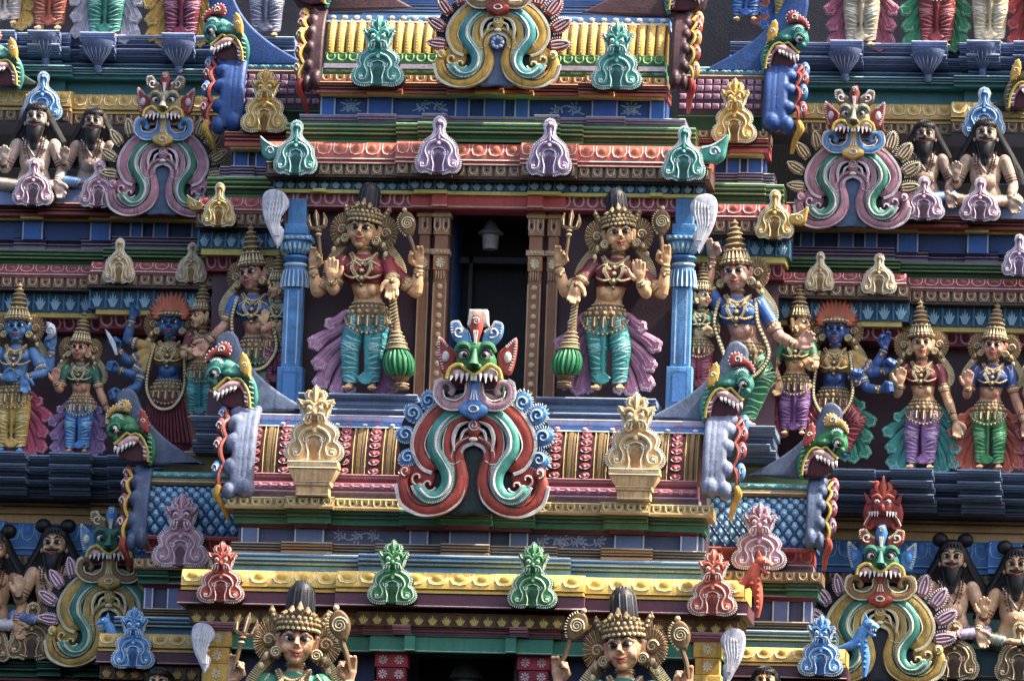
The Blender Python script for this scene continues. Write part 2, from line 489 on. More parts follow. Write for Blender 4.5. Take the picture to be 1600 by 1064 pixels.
A = shrine('upper_shrine', 'central niche shrine with dark open doorway, two blue pillars and red petal cornice', 761, 625, 0)
band(A, 'ledge', [(468, 0), (560, 5), (620, 0), (662, 8), (700, 0)], (560, 181, 195), 10, 32, 'ledge', PURP, lines=[(1, '#c9b6cc')])
band(A, 'ledge', [(447, 0), (620, 5), (655, 9)], (560, 195, 224), 10, 48, 'ogee', '#3a7440', lines=[(1, '#7fb86a'), (.74, '#9ac470'), (.22, '#1c4b25')])
band(A, 'cornice', [(417, 0), (620, 6), (708, 0)], (560, 223, 256), 10, 72, 'roll', '#b04a3a', ('petal', 25, '#e9b8a4', '#c9724c'), lines=[(.2, '#e9b8a8'), (.02, '#e2a79a')], mv=(.3, .95), back=40)
band(A, 'dentil_strip', [(415, 0), (620, 6), (708, 0)], (560, 256, 277), 10, 66, 'flat', '#55402f', ('block', 20, '#cdb591', '#7f6448'), lines=[(1, '#a58a62')], mv=(.12, .98))
band(A, 'soffit', [(424, 0)], (560, 277, 281), 10, 58, 'flat', '#3a2620')
band(A, 'lotus_frieze', [(428, 0), (640, 5), (700, 0)], (560, 280, 297), 10, 42, 'flat', '#1f4f6e', ('lotus', 18, '#8fb8cf', '#2f7396'), lines=[(1, '#4a88a8')])
band(A, 'fillet', [(430, 0), (490, 4), (510, 0), (648, 4), (700, 0)], (560, 297, 302), 10, 46, 'flat', '#dcc04a')
band(A, 'frieze', [(440, 0)], (560, 302, 324), 10, 34, 'flat', '#9c3340', ('U', 22, '#e3b9bd', '#7b2430'), lines=[(.05, '#c98d92')], mv=(.1, 1))
# lintel: plain red, proud of the frieze over the doorway
band(A, 'lintel', [(642, 0), (676, 4), (700, 0)], (560, 301.5, 322), 10, 40, 'flat', '#b23c30', lines=[(.04, '#d9a58f')])
# niche walls
zt = W(560, 322, 12).z; zb = W(560, 640, 12).z
for s in (-1, 1):
    mb = MB(); a, b = (455, 672)
    xa, xb = W(a, 470, 12).x-AX, W(700, 470, 12).x-AX
    if s > 0: xa, xb = -xb, -xa
    mb.box(AX+xa, AX+xb, 14, 44, zb, zt, '#40262f'); mb.build('niche_wall', A, root_off(A))
    # slim brown pilaster pair beside the door
    mb = MB()
    for (p0, p1, yy) in ((649, 671, 2), (673, 699, -6)):
        x0, x1 = W(p0, 470, yy).x-AX, W(p1, 470, yy).x-AX
        if s > 0: x0, x1 = -x1, -x0
        x0 += AX; x1 += AX; m_ = (x0+x1)/2
        z = lambda py: W(560, py, yy).z
        mb.box(x0+3, x1-3, yy, 14, z(640), z(420), '#8c5c3a')
        mb.box(x0, x1, yy-4, 14, z(332), z(323), '#a07246'); mb.box(x0-2, x1+2, yy-7, 14, z(338), z(333), '#ad8c62')
        mb.box(x0+1, x1-1, yy-4, 14, z(365), z(338), '#9c6c42'); mb.box(x0+3, x1-3, yy-1, 14, z(390), z(365), '#90623e')
        mb.box(x0-1, x1+1, yy-5, 14, z(396), z(388), '#ad8c62'); mb.box(x0+2, x1-2, yy-3, 14, z(420), z(397), '#9c6c42')
        for xx in (m_-7, m_+7) if yy < 0 else (m_,):
            mb.tube([(xx+u, yy-4.6, z(365-26*v)) for u, v in [(-4, .95), (-4.5, .4), (0, .1), (4.5, .4), (4, .95)]], 1.1, '#e0c8a0', 4)
            mb.ball((xx, yy-4, z(350)), (2.2, 1.5, 5), '#2b1813', 6, 4)
        for xx in (m_-6, m_+6, m_): mb.ball((xx, yy-5.5, z(392)), (2.2, 1.6, 2.4), '#cdb590', 6, 4)
        for k in range(8):
            a = k*PI/4; mb.tube([(m_, yy-3.5, z(409)), (m_+7*cos(a), yy-4.2, z(409)+8*sin(a))], [.8, 2.4], '#d3b890', 4, flat=.5)
        for k in range(4): mb.ball((m_-6+4*k, yy-3.6, z(428)), (1.5, 1.5, 8), '#b3946a', 5, 4)
        for xx in (x0+3.5, x1-3.5): mb.box(xx-1, xx+1, yy-1.2, yy+1, z(640), z(440), '#a98a62')
        if yy < 0:
            for k in range(13): mb.ball((m_, yy-.6, z(446+15*k)), (4.6, 2.4, 4.8), '#d3b488', 8, 5)
    mb.build('door_pilaster', A, root_off(A))
# doorway: reveals, inner chamber, crossbar
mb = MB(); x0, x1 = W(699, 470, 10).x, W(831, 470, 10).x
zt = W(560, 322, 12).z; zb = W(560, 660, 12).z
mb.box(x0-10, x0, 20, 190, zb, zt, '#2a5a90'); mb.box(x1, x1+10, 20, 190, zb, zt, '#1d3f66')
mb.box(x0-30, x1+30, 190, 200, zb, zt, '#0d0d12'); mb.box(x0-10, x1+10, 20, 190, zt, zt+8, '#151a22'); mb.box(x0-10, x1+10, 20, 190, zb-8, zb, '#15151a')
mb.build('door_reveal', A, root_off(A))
mb = MB(); mb.box(x0, x1, 150, 160, W(760, 411, 150).z, W(760, 402, 150).z, '#4a5660'); mb.box(x0+14, x0+20, 150, 160, zb, W(760, 402, 150).z, '#3a4650')
mb.build('crossbar', A, root_off(A))
# blue corner pillars
def blue_pillar(px, base, y0=330, y1=640, d=-24, s=1):
    """round ringed capital over a square shaft and panelled foot"""
    mb = MB(); o = W(px, 625, d); z = lambda py: W(px, py, d).z-o.z
    sh = '#4f93cf'; dk = '#2f6a9f'; li = '#a9cdec'
    def sq(w, pa, pb, c=sh, g=.7):
        mb.box(-w, w, -w*g, w*g, z(pb), z(pa), c, 1.2)
    sq(14, 312, 372); sq(18, 352, 367); sq(26, 371, 378, '#6ba8dd', .8)
    for k in range(6): mb.ball((-20+8*k, -21.5, z(374.5)), (2.4, 1.4, 1.8), '#e4edf4', 6, 4)
    mb.loft([(0, 0, z(398), 13, 12), (0, 0, z(394), 21, 17), (0, 0, z(386), 25, 19), (0, 0, z(379), 26, 20)], '#5a97c9', 16)
    for k in range(9):
        a = PI+PI*(k+.5)/9; mb.tube([(14*cos(a), 13*sin(a), z(397)), (22*cos(a), 18*sin(a), z(390)), (24*cos(a), 19*sin(a), z(382))], [1.5, 3.4, 2], '#8fc0e2', 5)
    mb.loft([(0, 0, z(400+i*4), 17+4*sin(i*1.5), 14+3*sin(i*1.5)) for i in range(5)][::-1], '#3f7fba', 16)
    mb.loft([(0, 0, z(418), 17, 14), (0, 0, z(415), 19, 16), (0, 0, z(412), 17, 14)], li, 16)
    mb.loft([(0, 0, z(450), 18, 16), (0, 0, z(446), 21, 17), (0, 0, z(430), 18, 15), (0, 0, z(419), 17, 14)], '#4a8ac4', 16)
    for k in range(9):
        a = PI+PI*(k+.5)/9; mb.tube([(18.5*cos(a), 15.5*sin(a), z(423)), (21.5*cos(a), 17.5*sin(a), z(440)), (21*cos(a), 17*sin(a), z(450))], [.8, 1.4, 2.2], '#a6cdea', 4)
    sq(15, 448, 582); sq(20, 575, 640)
    for w, pa, pb in ((15, 455, 570),):
        for x in (-w*.55, w*.55): mb.box(x-.9, x+.9, -w*.7-.8, -w*.7+1, z(pb), z(pa), li)
    mb.box(-13, 13, -14.6, -13, z(634), z(582), dk); mb.box(-10, 10, -15.4, -14, z(630), z(586), '#3f7dbb')
    return mb
zz = W(455, 625, -24)
for s in (-1, 1):
    px = 453 if s < 0 else 1061
    o = blue_pillar(px, 0).build('blue_pillar', A); o.location = (W(px, 625, -24)*S)-A.location
# plinths under guardians
for s, nm in ((-1, 0), (1, 1)):
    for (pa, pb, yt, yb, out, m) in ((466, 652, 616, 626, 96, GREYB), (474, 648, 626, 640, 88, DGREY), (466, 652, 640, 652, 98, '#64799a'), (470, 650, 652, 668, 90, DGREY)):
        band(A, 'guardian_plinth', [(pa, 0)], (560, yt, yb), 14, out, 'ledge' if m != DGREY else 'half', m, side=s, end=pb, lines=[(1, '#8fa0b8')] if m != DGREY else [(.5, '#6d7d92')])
# ------------------------------------------------------------------ roof over the upper shrine
B = shrine('ribbed_roof', 'yellow ribbed barrel roof with blue panelled base above the red petal cornice', 770, 181, 5, cat='shrine roof')
band(B, 'ridge', [(512, 0)], (600, 24, 34), 30, 24, 'half', '#5b8fc4', ('dot', 19, '#dfe6ee', None), lines=[(.05, '#dfe4f0')])
band(B, 'ridge_lip', [(510, 0)], (600, 34, 38), 24, 22, 'half', '#b9b2d0')
barrel(B, 510, 0, (600, 30, 84), 26, -16, 'ribs', ['#8a6410', '#e2aa30'])
band(B, 'moulding', [(508, 0)], (600, 84, 100), 6, 26, 'half', '#2a6d38', ('U', 18, '#86b36a', None), lines=[(.95, '#5fa05a')], mv=(.15, .9))
band(B, 'moulding', [(506, 0)], (600, 100, 107), 6, 30, 'flat', '#b3adc8')
band(B, 'moulding', [(504, 0)], (600, 107, 117), 6, 26, 'half', '#3d7f52', ('scroll', 26, '#8fc4a0', None), mv=(.1, .9))
band(B, 'dentil_strip', [(500, 0), (585, 5), (625, 0), (690, 6)], (600, 117, 130), 6, 36, 'flat', '#7a6038', ('block', 20, '#d9c08a', '#a3824a'), mv=(.1, .95))
band(B, 'cornice', [(494, 0), (575, 6), (630, 0), (700, 6), (745, 12)], (600, 130, 146), 6, 52, 'sink', '#9c4332', lines=[(.95, '#c98266')])
band(B, 'fillet', [(500, 0), (575, 6), (630, 0), (700, 6), (745, 12)], (600, 145, 149), 6, 46, 'flat', '#dcc24e')
band(B, 'panel_wall', [(500, 0)], (600, 149, 182), 6, 22, 'flat', '#174a93')
pilaster_row(B, [(502, 523), (575, 613), (712, 733), (757, 788)], (600, 149, 182), -15, 8, '#1c5bb4')
mb = MB()
for cx, w, fl in ((548, 36, 1), (548, 36, -1), (672, 62, 1), (858+28, 62, -1), (986, 36, 1), (986, 36, -1)):
    p = W(cx, 167 if cx < 760 else 172, -18); foliage(mb, p.x, p.z, w*.9, 22, -17.2, '#93b3dc', fl)
mb.build('painted_foliage', B, root_off(B))
# masonry behind/above the roof
band(B, 'attic_ledge', [(556, 0)], (600, -12, 8), 60, 16, 'ledge', '#5f6f98', lines=[(1, '#8c9ab8')], side=-1, end=728)
band(B, 'attic_ledge', [(556, 0)], (600, -12, 8), 60, 16, 'ledge', '#5f6f98', lines=[(1, '#8c9ab8')], side=1, end=728)
band(B, 'attic_ledge', [(566, 0)], (600, 8, 26), 60, 8, 'sink', '#76819c', lines=[(1, '#9aa3b8')])

# ------------------------------------------------------------------ big central vault (middle tier base)
V = shrine('vaulted_roof', 'large barrel roof with red beaded and gold ribs in front of the guardians', 745, 765, -100, cat='shrine roof')  # a barrel roof with its mouldings, not a separate shrine
band(V, 'ridge', [(372, 0)], (500, 647, 659), -55, 30, 'half', '#b4a5bd', lines=[(.8, '#d9cfe0')], back=60)
band(V, 'ridge_lip', [(378, 0)], (500, 659, 667), -62, 30, 'flat', '#3d78b8', ('dot', 42, '#e6ecf4', None), lines=[(.05, '#dfe4f0')])
barrel(V, 386, 0, (500, 656, 741), -62, -112, 'beads', ['#5d2b26', '#80622c', '#9c3339'])
band(V, 'moulding', [(384, 0)], (500, 740, 753), -90, 28, 'half', '#7c3f48', lines=[(.9, '#a86d74')])
band(V, 'moulding', [(382, 0)], (500, 753, 766), -90, 34, 'half', '#84495a', ('dot', 16, '#a87888', None), lines=[(.5, '#a8707e')])
band(V, 'moulding', [(378, 0)], (500, 766, 779), -90, 38, 'cove', '#8c7896')
band(V, 'dentil_strip', [(351, 0), (446, 6), (522, 0)], (500, 779, 796), -90, 56, 'coveup', '#8b713f', ('block', 19, '#d3bd80', '#9c8248'), mv=(.2, .95), lines=[(1, '#c9b376')])
band(V, 'moulding', [(364, 0), (450, 6), (518, 0), (625, 6), (690, 12)], (500, 796, 819), -90, 44, 'ogee', '#1e6a4c', lines=[(1, '#4f9a78'), (.5, '#5aa584')])
band(V, 'fillet', [(376, 0), (460, 6), (512, 0), (635, 6), (698, 12)], (500, 818, 826), -90, 30, 'cove', '#7b3c40', lines=[(.95, '#b98084')])
band(V, 'panel_wall', [(372, 0)], (500, 826, 852), -90, 14, 'flat', '#454d68')
pilaster_row(V, [(378, 403), (461, 505), (641, 668), (703, 765)], (500, 826, 852), -104, 8, '#5d6d90', edge='#c3c9d4')
mb = MB()
for cx, w, fl in ((560, 60, -1), (846+60, 64, 1), (872, 60, 1)):
    p = W(cx, 838 if cx < 700 else 846, -104); foliage(mb, p.x, p.z, w*1.3, 19, -105.2, '#9aa0b4', fl)
mb.build('painted_foliage', V, root_off(V))
band(V, 'ledge', [(360, 0), (441, 6), (520, 0), (588, 6), (692, 12)], (500, 850, 867), -90, 38, 'sink', '#8d6f4d', lines=[(1, '#b89a74')])
mb = MB(); x0 = W(384, 700, -60).x; x1 = 2*AX-x0
mb.box(x0, x1, -70, 16, W(500, 850, -60).z, W(500, 665, -60).z, '#3a3038'); mb.build('core_wall', V, root_off(V))

# ------------------------------------------------------------------ lower shrine
Lw = shrine('lower_shrine', 'lowest central shrine with sunlit yellow rolled cornice and blue ledge above it', 745, 1064, -120)
band(Lw, 'ledge', [(338, 0), (562, 8)], (500, 867, 896), -100, 42, 'ogee', '#4a8fc9', lines=[(1, '#a3cdec'), (.74, '#8fc0e6'), (.5, '#2b6a9d')])
band(Lw, 'cornice', [(283, 0), (528, 8)], (500, 893, 925), -100, 82, 'roll', '#e0a62c', ('petal', 36, '#f0e2b0', '#e4b244'), lines=[(.21, '#8a6a1c')], mv=(.28, .97), back=60)
band(Lw, 'cornice_lip', [(277, 0), (526, 8)], (500, 925, 946), -100, 80, 'flat', '#5a2c3c', lines=[(.02, '#c9a0a4'), (.95, '#2c1620')], back=60)
band(Lw, 'soffit', [(290, 0)], (500, 946, 957), -100, 68, 'cove', '#5e4026', back=60)
band(Lw, 'lotus_frieze', [(296, 0), (560, 8)], (500, 957, 977), -100, 56, 'flat', '#6e4620', ('lotus', 21, '#d9b04e', '#4c2e18'), lines=[(1, '#8c6836')], back=60)
band(Lw, 'fillet', [(312, 6), (368, 0), (568, 6), (617, 12), (645, 6)], (500, 977, 991), -100, 50, 'ledge', '#96606c', lines=[(1, '#b98890')], back=60)
band(Lw, 'beam', [(320, 0), (580, 6), (636, 12), (652, 6)], (500, 991, 1016), -100, 40, 'flat', '#2c8064', lines=[(.04, '#8cc4ac'), (.95, '#1a5a44')])
mb = MB(); x0 = W(330, 1040, -80).x; xa = W(638, 1040, -80).x; xb = W(803, 1040, -80).x; x1 = 2*AX-x0
zt = W(500, 1005, -80).z; zb = W(500, 1130, -80).z
mb.box(x0, xa-40, -92, -40, zb, zt, '#1f3d70'); mb.build('niche_wall', Lw, root_off(Lw)); mb = MB(); mb.box(xb+40, x1, -92, -40, zb, zt, '#1f3d70'); mb.build('niche_wall', Lw, root_off(Lw))
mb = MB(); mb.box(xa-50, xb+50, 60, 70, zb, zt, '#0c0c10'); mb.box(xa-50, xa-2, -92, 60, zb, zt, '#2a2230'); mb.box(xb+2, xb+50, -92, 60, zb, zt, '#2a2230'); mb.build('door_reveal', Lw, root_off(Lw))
def flower_blocks(mb, x0, x1, y, zt, hs, cols, c2):
    z = zt
    for i, h in enumerate(hs):
        ins = 3*(i % 2)
        mb.box(x0+ins, x1-ins, y-6+2*(i % 2), y+20, z-h+.8, z, cols[i % len(cols)], 1.2)
        n = 2 if (x1-x0) > 44 else 1
        for j in range(n):
            cx = x0+(x1-x0)*(j+.5)/n; cz = z-h/2
            for k in range(8):
                a = k*PI/4+PI/8*j
                mb.tube([(cx+1.5*cos(a), y-6.2+2*(i % 2), cz+1.5*sin(a)), (cx+7*cos(a), y-6.2+2*(i % 2), cz+min(7, h*.36)*sin(a))], [.5, 1.5], c2, 4, flat=.5)
        z -= h
for s in (-1, 1):
    xL = W(586, 1040, -130).x-AX; xR = W(637, 1040, -130).x-AX
    if s > 0: xL, xR = -xR, -xL
    mb = MB(); flower_blocks(mb, AX+xL, AX+xR, -130, W(500, 1016, -130).z, [24, 20, 24, 30, 30], ['#b3293a', '#8f2432'], '#e9b9bd')
    mb.build('door_pillar', Lw, root_off(Lw))
    xL = W(318, 1040, -140).x-AX; xR = W(362, 1040, -140).x-AX
    if s > 0: xL, xR = -xR, -xL
    mb = MB(); flower_blocks(mb, AX+xL, AX+xR, -146, W(500, 988, -140).z, [27, 26, 30, 20, 30], ['#e0b13a', '#d9a52e'], '#f4e6b4')
    mb.build('corner_pillar', Lw, root_off(Lw))
# ------------------------------------------------------------------ receding side bays, left (s=-1) and right (s=1)
for s in (-1, 1):
    sd_ = 'left' if s < 0 else 'right'
    K = dict(side=s)
    # ---- small upper side roof with purple scales
    g = W(400 if s < 0 else 1140, 262, 70)
    T1 = thing('vaulted_side_roof', 'small side roof of purple scales over a red cornice, %s of the yellow roof' % sd_, 'shrine roof', g)
    band(T1, 'ridge', [(366, 0)], (400, 98, 111), 85, 20, 'half', '#3a8a96', ('scroll', 20, '#8cc0c8', None), end=500, mv=(.1, .9), lines=[(.95, '#a8d4d8')], **K)
    band(T1, 'moulding', [(368, 0)], (400, 111, 117), 80, 16, 'flat', '#5b4334', lines=[(1, '#c98a70')], end=500, **K)
    barrel(T1, 372, 500, (400, 112, 168), 84, 52, 'scales', ['#3a2233', '#a57f98'], side=s)
    band(T1, 'moulding', [(370, 0)], (400, 168, 195), 80, 26, 'cove', '#26593a', end=500, lines=[(.8, '#4c8a5c')], **K)
    band(T1, 'dentil_strip', [(352, 0)], (400, 195, 208), 80, 44, 'flat', '#5e4430', ('block', 20, '#c9a878', '#86623c'), end=500, mv=(.05, .95), **K)
    band(T1, 'cornice', [(352, 6), (410, 0)], (400, 208, 230), 80, 46, 'sink', '#a03c30', lines=[(.9, '#cf8570')], end=500, **K)
    band(T1, 'fillet', [(360, 6), (410, 0)], (400, 229, 234), 80, 40, 'flat', '#d6b848', end=500, **K)
    band(T1, 'panel_wall', [(362, 0)], (400, 234, 264), 80, 14, 'flat', '#15386e', end=500, **K)
    pilaster_row(T1, [(366, 388), (400, 420)], (400, 234, 263), 68, 7, '#1d56a4', side=s)
    band(T1, 'ledge', [(343, 0), (360, 5), (398, 0)], (400, 262, 279), 80, 34, 'sink', '#8d7290', lines=[(1, '#bfaac4')], end=500, **K)
    band(T1, 'ledge', [(323, 0), (350, 5)], (400, 279, 310), 80, 48, 'ogee', '#38703c', lines=[(1, '#8fbf74'), (.74, '#8fb858'), (.2, '#1c4b25')], end=500, **K)
    # ---- inner side wing: red petal cornice and wall behind the tall figure
    g = W(380 if s < 0 else 1160, 640, 100)
    T2 = thing('side_wing', 'side wing with red petal cornice and maroon wall %s of the middle niche' % sd_, 'shrine', g)
    band(T2, 'cornice', [(309, 0)], (400, 309, 334), 80, 66, 'roll', '#8c3434', ('petal', 24, '#cf9c98', '#a34c40'), lines=[(.2, '#d6a49a')], end=500, mv=(.3, .95), **K)
    band(T2, 'dentil_strip', [(306, 0)], (400, 334, 356), 80, 62, 'flat', '#4d3a2c', ('block', 20, '#bfa681', '#75593e'), end=500, mv=(.15, .98), **K)
    band(T2, 'soffit', [(312, 0)], (400, 356, 362), 80, 50, 'flat', '#2e1f1c', end=500, **K)
    band(T2, 'lotus_frieze', [(309, 0)], (400, 362, 389), 80, 42, 'flat', '#1f4f6e', ('lotus', 21, '#7fabc4', '#2f7396'), lines=[(1, '#4a88a8')], end=500, **K)
    band(T2, 'fillet', [(314, 0)], (400, 388, 399), 80, 40, 'flat', '#cdb045', end=500, **K)
    band(T2, 'frieze', [(320, 0)], (400, 399, 424), 80, 26, 'cove', '#8c3236', ('U', 18, '#cf9fa6', '#702028'), lines=[(.9, '#c98d92')], end=500, mv=(.05, .95), **K)
    wall(T2, 326, 500, (400, 420, 745), 82, '#4e303a', side=s)
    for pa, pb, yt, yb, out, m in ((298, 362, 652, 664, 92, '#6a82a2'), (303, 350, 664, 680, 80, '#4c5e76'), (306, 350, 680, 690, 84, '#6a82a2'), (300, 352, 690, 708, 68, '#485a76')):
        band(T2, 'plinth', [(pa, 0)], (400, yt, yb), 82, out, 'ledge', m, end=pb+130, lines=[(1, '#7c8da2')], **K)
    # ---- lattice vault below the wing
    g = W(280 if s < 0 else 1195, 850, 40)
    T3 = thing('vaulted_side_roof', 'small side roof of blue lattice tiles, %s of the big beaded roof' % sd_, 'shrine roof', g)  # a side roof with its courses, not a separate shrine
    band(T3, 'tan_ledge', [(255, 0)], (280, 706, 738), 60, 10, 'cove', '#8f7448', lines=[(1, '#c9b07c'), (.8, '#75592c')], end=420, **K)
    band(T3, 'ridge', [(226, 0)], (280, 737, 747), 45, 30, 'half', '#3f8f8f', ('scroll', 22, '#9fd0d0', None), end=420, **K)
    band(T3, 'moulding', [(228, 0)], (280, 747, 759), 42, 28, 'half', '#75603e', lines=[(.5, '#c2a982')], end=420, **K)
    barrel(T3, 226, 400, (280, 752, 838), 42, 2, 'lattice', ['#225c94', '#62a6da', '#123a66'], side=s)
    band(T3, 'frieze', [(226, 0)], (280, 838, 862), 30, 34, 'cove', '#8c2f2f', ('U', 26, '#b86a5c', None), end=420, lines=[(1, '#b0564a')], **K)
    band(T3, 'dentil_strip', [(208, 0)], (280, 873, 890), 30, 48, 'flat', '#6e5636', ('block', 20, '#bda270', '#80643c'), end=420, mv=(.1, .95), **K)
    band(T3, 'moulding', [(226, 0)], (280, 862, 874), 30, 36, 'cove', '#7c6a78', end=420, **K)
    band(T3, 'moulding', [(214, 0), (262, -6)], (280, 889, 912), 30, 44, 'ogee', '#1e5c3e', lines=[(1, '#4a8a66')], end=420, **K)
    band(T3, 'fillet', [(222, 0)], (280, 911, 919), 30, 32, 'cove', '#702c34', lines=[(.95, '#a87478')], end=420, **K)
    band(T3, 'panel_wall', [(226, 0)], (280, 919, 953), 30, 16, 'flat', '#343a58', end=420, **K)
    pilaster_row(T3, [(226, 238), (262, 285)], (280, 919, 952), 14, 6, '#525f8a', edge='#b4bccb', side=s)
    # ---- lowest wing with ochre petal cornice
    g = W(240 if s < 0 else 1210, 1064, 30)
    T4 = thing('side_wing', 'lowest side wing with ochre petal cornice %s of the bottom doorway' % sd_, 'shrine', g)
    band(T4, 'ledge', [(222, 0)], (250, 951, 966), 20, 40, 'sink', '#705a3e', lines=[(1, '#a88c60')], end=400, **K)
    band(T4, 'ledge', [(178, 0)], (250, 965, 991), 20, 46, 'ogee', '#2f72a6', lines=[(1, '#8cbbdd'), (.74, '#7fb0d4')], end=400, **K)
    band(T4, 'cornice', [(154, 0)], (250, 990, 1018), 20, 78, 'roll', '#b9963a', ('petal', 27, '#e4d4a0', '#b8943a'), lines=[(.2, '#7a5f20')], end=400, mv=(.28, .97), **K)
    band(T4, 'cornice_lip', [(150, 0)], (250, 1018, 1036), 20, 76, 'flat', '#4a2434', lines=[(.02, '#a07880')], end=400, **K)
    band(T4, 'lotus_frieze', [(156, 0)], (250, 1040, 1062), 20, 60, 'flat', '#5a3a1e', ('lotus', 22, '#b8924a', '#3c2414'), end=400, **K)
    wall(T4, 170, 420, (250, 1055, 1160), 10, '#2a2436', side=s)

    # ==== outer bays
    g = W(130 if s < 0 else 1430, 710, 200)
    T5 = thing('outer_bay', 'middle outer bay with green ledge, red petal cornice and maroon wall, %s photo edge' % sd_, 'shrine', g)
    band(T5, 'cornice', [(-160, 0), (62, 10), (75, 12), (184, 20)], (100, 321, 338), 200, 72, 'sink', '#8c382c', lines=[(.95, '#c27c62')], end=346, **K)
    band(T5, 'fillet', [(-160, 0), (34, 10), (70, 0), (141, 10), (176, 20)], (100, 338, 345), 200, 56, 'flat', '#c9a84a', end=340, **K)
    band(T5, 'panel_wall', [(-160, 0)], (100, 345, 376), 200, 44, 'flat', '#1a3f78', end=345, **K)
    pilaster_row(T5, [(-60, -25), (36, 66), (142, 172), (204, 222), (240, 262), (300, 320)], (100, 345, 375), 156, 7, '#2560b0', side=s)
    band(T5, 'ledge', [(-160, 0), (22, 6), (72, 0), (128, 8), (178, 16)], (100, 373, 392), 200, 36, 'sink', '#84688a', lines=[(1, '#b09ab8')], end=340, **K)
    band(T5, 'ledge', [(-160, 0), (166, 22)], (100, 392, 416), 200, 46, 'ogee', '#35693a', lines=[(1, '#74a860'), (.74, '#6f9c52'), (.2, '#1c4b25')], end=345, **K)
    band(T5, 'cornice', [(-160, 0), (148, 30)], (100, 415, 434), 200, 70, 'roll', '#802f34', ('petal', 25, '#cfa3a4', '#a05048'), lines=[(.2, '#d6a49a')], end=345, mv=(.3, .95), **K)
    band(T5, 'dentil_strip', [(-160, 0), (142, 30)], (100, 434, 454), 200, 66, 'flat', '#4d3a2c', ('block', 21, '#bfa681', '#75593e'), end=345, mv=(.15, .98), **K)
    band(T5, 'lotus_frieze', [(-160, 0), (146, 30)], (100, 456, 488), 200, 46, 'flat', '#1c4a66', ('lotus', 25, '#7fabc4', '#2a6a8c'), lines=[(1, '#4a88a8')], end=345, **K)
    band(T5, 'fillet', [(-160, 0), (156, 30)], (100, 488, 496), 200, 44, 'flat', '#bca040', end=345, **K)
    band(T5, 'frieze', [(-160, 0), (160, 30)], (100, 496, 518), 200, 30, 'cove', '#842c34', ('U', 23, '#cf9fa6', '#641c26'), lines=[(.9, '#b87d84')], end=345, mv=(.05, .95), **K)
    wall(T5, -160, 350, (100, 512, 730), 205, '#4c3038', side=s)
    # plinth courses with bracket blocks
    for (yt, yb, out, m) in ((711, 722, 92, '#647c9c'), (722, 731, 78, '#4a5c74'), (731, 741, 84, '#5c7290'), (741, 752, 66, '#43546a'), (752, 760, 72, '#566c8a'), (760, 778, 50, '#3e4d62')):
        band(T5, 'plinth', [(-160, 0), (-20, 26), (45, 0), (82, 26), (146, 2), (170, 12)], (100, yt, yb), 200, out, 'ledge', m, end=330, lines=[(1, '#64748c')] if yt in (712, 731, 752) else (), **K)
    g = W(60 if s < 0 else 1520, 1064, 250)
    T6 = thing('outer_bay', 'lowest outer bay with ochre ledge and blue petal cornice at the %s photo edge' % sd_, 'shrine', g)
    band(T6, 'ledge', [(-160, 0), (144, 14)], (100, 775, 803), 230, 40, 'ogee', '#a87f42', lines=[(1, '#d0a868'), (.5, '#6e4c22')], end=330, **K)
    band(T6, 'ledge_base', [(-160, 0), (150, 8)], (100, 803, 820), 230, 22, 'flat', '#b28a4c', end=330, **K)
    band(T6, 'cornice', [(-160, 0), (-20, 14), (8, 0)], (100, 818, 868), 230, 44, 'roll', '#2e6fae', ('petal', 24, '#9cc3e6', '#3a80c2'), lines=[(.2, '#8cb8e0')], end=330, mv=(.35, .97), **K)
    band(T6, 'dentil_strip', [(-160, 0)], (100, 868, 886), 230, 40, 'flat', '#5a4634', ('block', 20, '#a89070', '#6b5238'), end=330, mv=(.1, .95), **K)
    wall(T6, -160, 330, (100, 880, 1120), 400, '#123c42', side=s)
    mb = MB()
    x0 = W(-160, 1000, 300).x-AX; x1 = W(330, 1000, 300).x-AX
    if s > 0: x0, x1 = -x1, -x0
    mb.box(AX+x0, AX+x1, 150, 400, W(100, 1050, 150).z, W(100, 982, 150).z, '#1c454c'); mb.build('seat_ledge', T6, root_off(T6))
    band(T6, 'fillet', [(-160, 0)], (100, 1024, 1038), 250, 104, 'cove', '#5e4a34', lines=[(1, '#8c744e')], end=330, **K)
    band(T6, 'ledge', [(-160, 0), (60, 14), (96, 0), (118, 14)], (100, 1036, 1058), 250, 108, 'ogee', '#1f5a44', lines=[(1, '#4a8a66')], end=330, **K)
    band(T6, 'fillet', [(-160, 0)], (100, 1057, 1064), 250, 92, 'flat', '#6e2c34', end=330, **K)
    wall(T6, -160, 330, (100, 1062, 1160), 220, '#2c2c4c', side=s)
    # ==== upper outer bay: plinth under the cropped figures, teal ledge, ochre cornice, recess for the seated sages
    g = W(130 if s < 0 else 1440, 320, 260)
    T7 = thing('outer_bay', 'upper outer bay with slate plinth and ochre cornice above the sages at the %s edge' % sd_, 'shrine', g)
    segs = [(-160, 0), (-20, 22), (28, 8), (48, 24), (98, 8), (110, -8), (128, 16), (182, 0), (256, 16), (306, 0)]
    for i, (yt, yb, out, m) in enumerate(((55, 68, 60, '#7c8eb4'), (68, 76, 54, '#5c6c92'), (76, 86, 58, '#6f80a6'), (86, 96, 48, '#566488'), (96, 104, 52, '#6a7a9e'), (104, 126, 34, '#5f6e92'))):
        band(T7, 'plinth', segs if i < 4 else [(-160, 0), (96, -14)], (80, yt, yb), 250, out, 'ledge', m, end=460, lines=[(1, '#9aa6bc')] if i in (0, 2, 4) else (), **K)
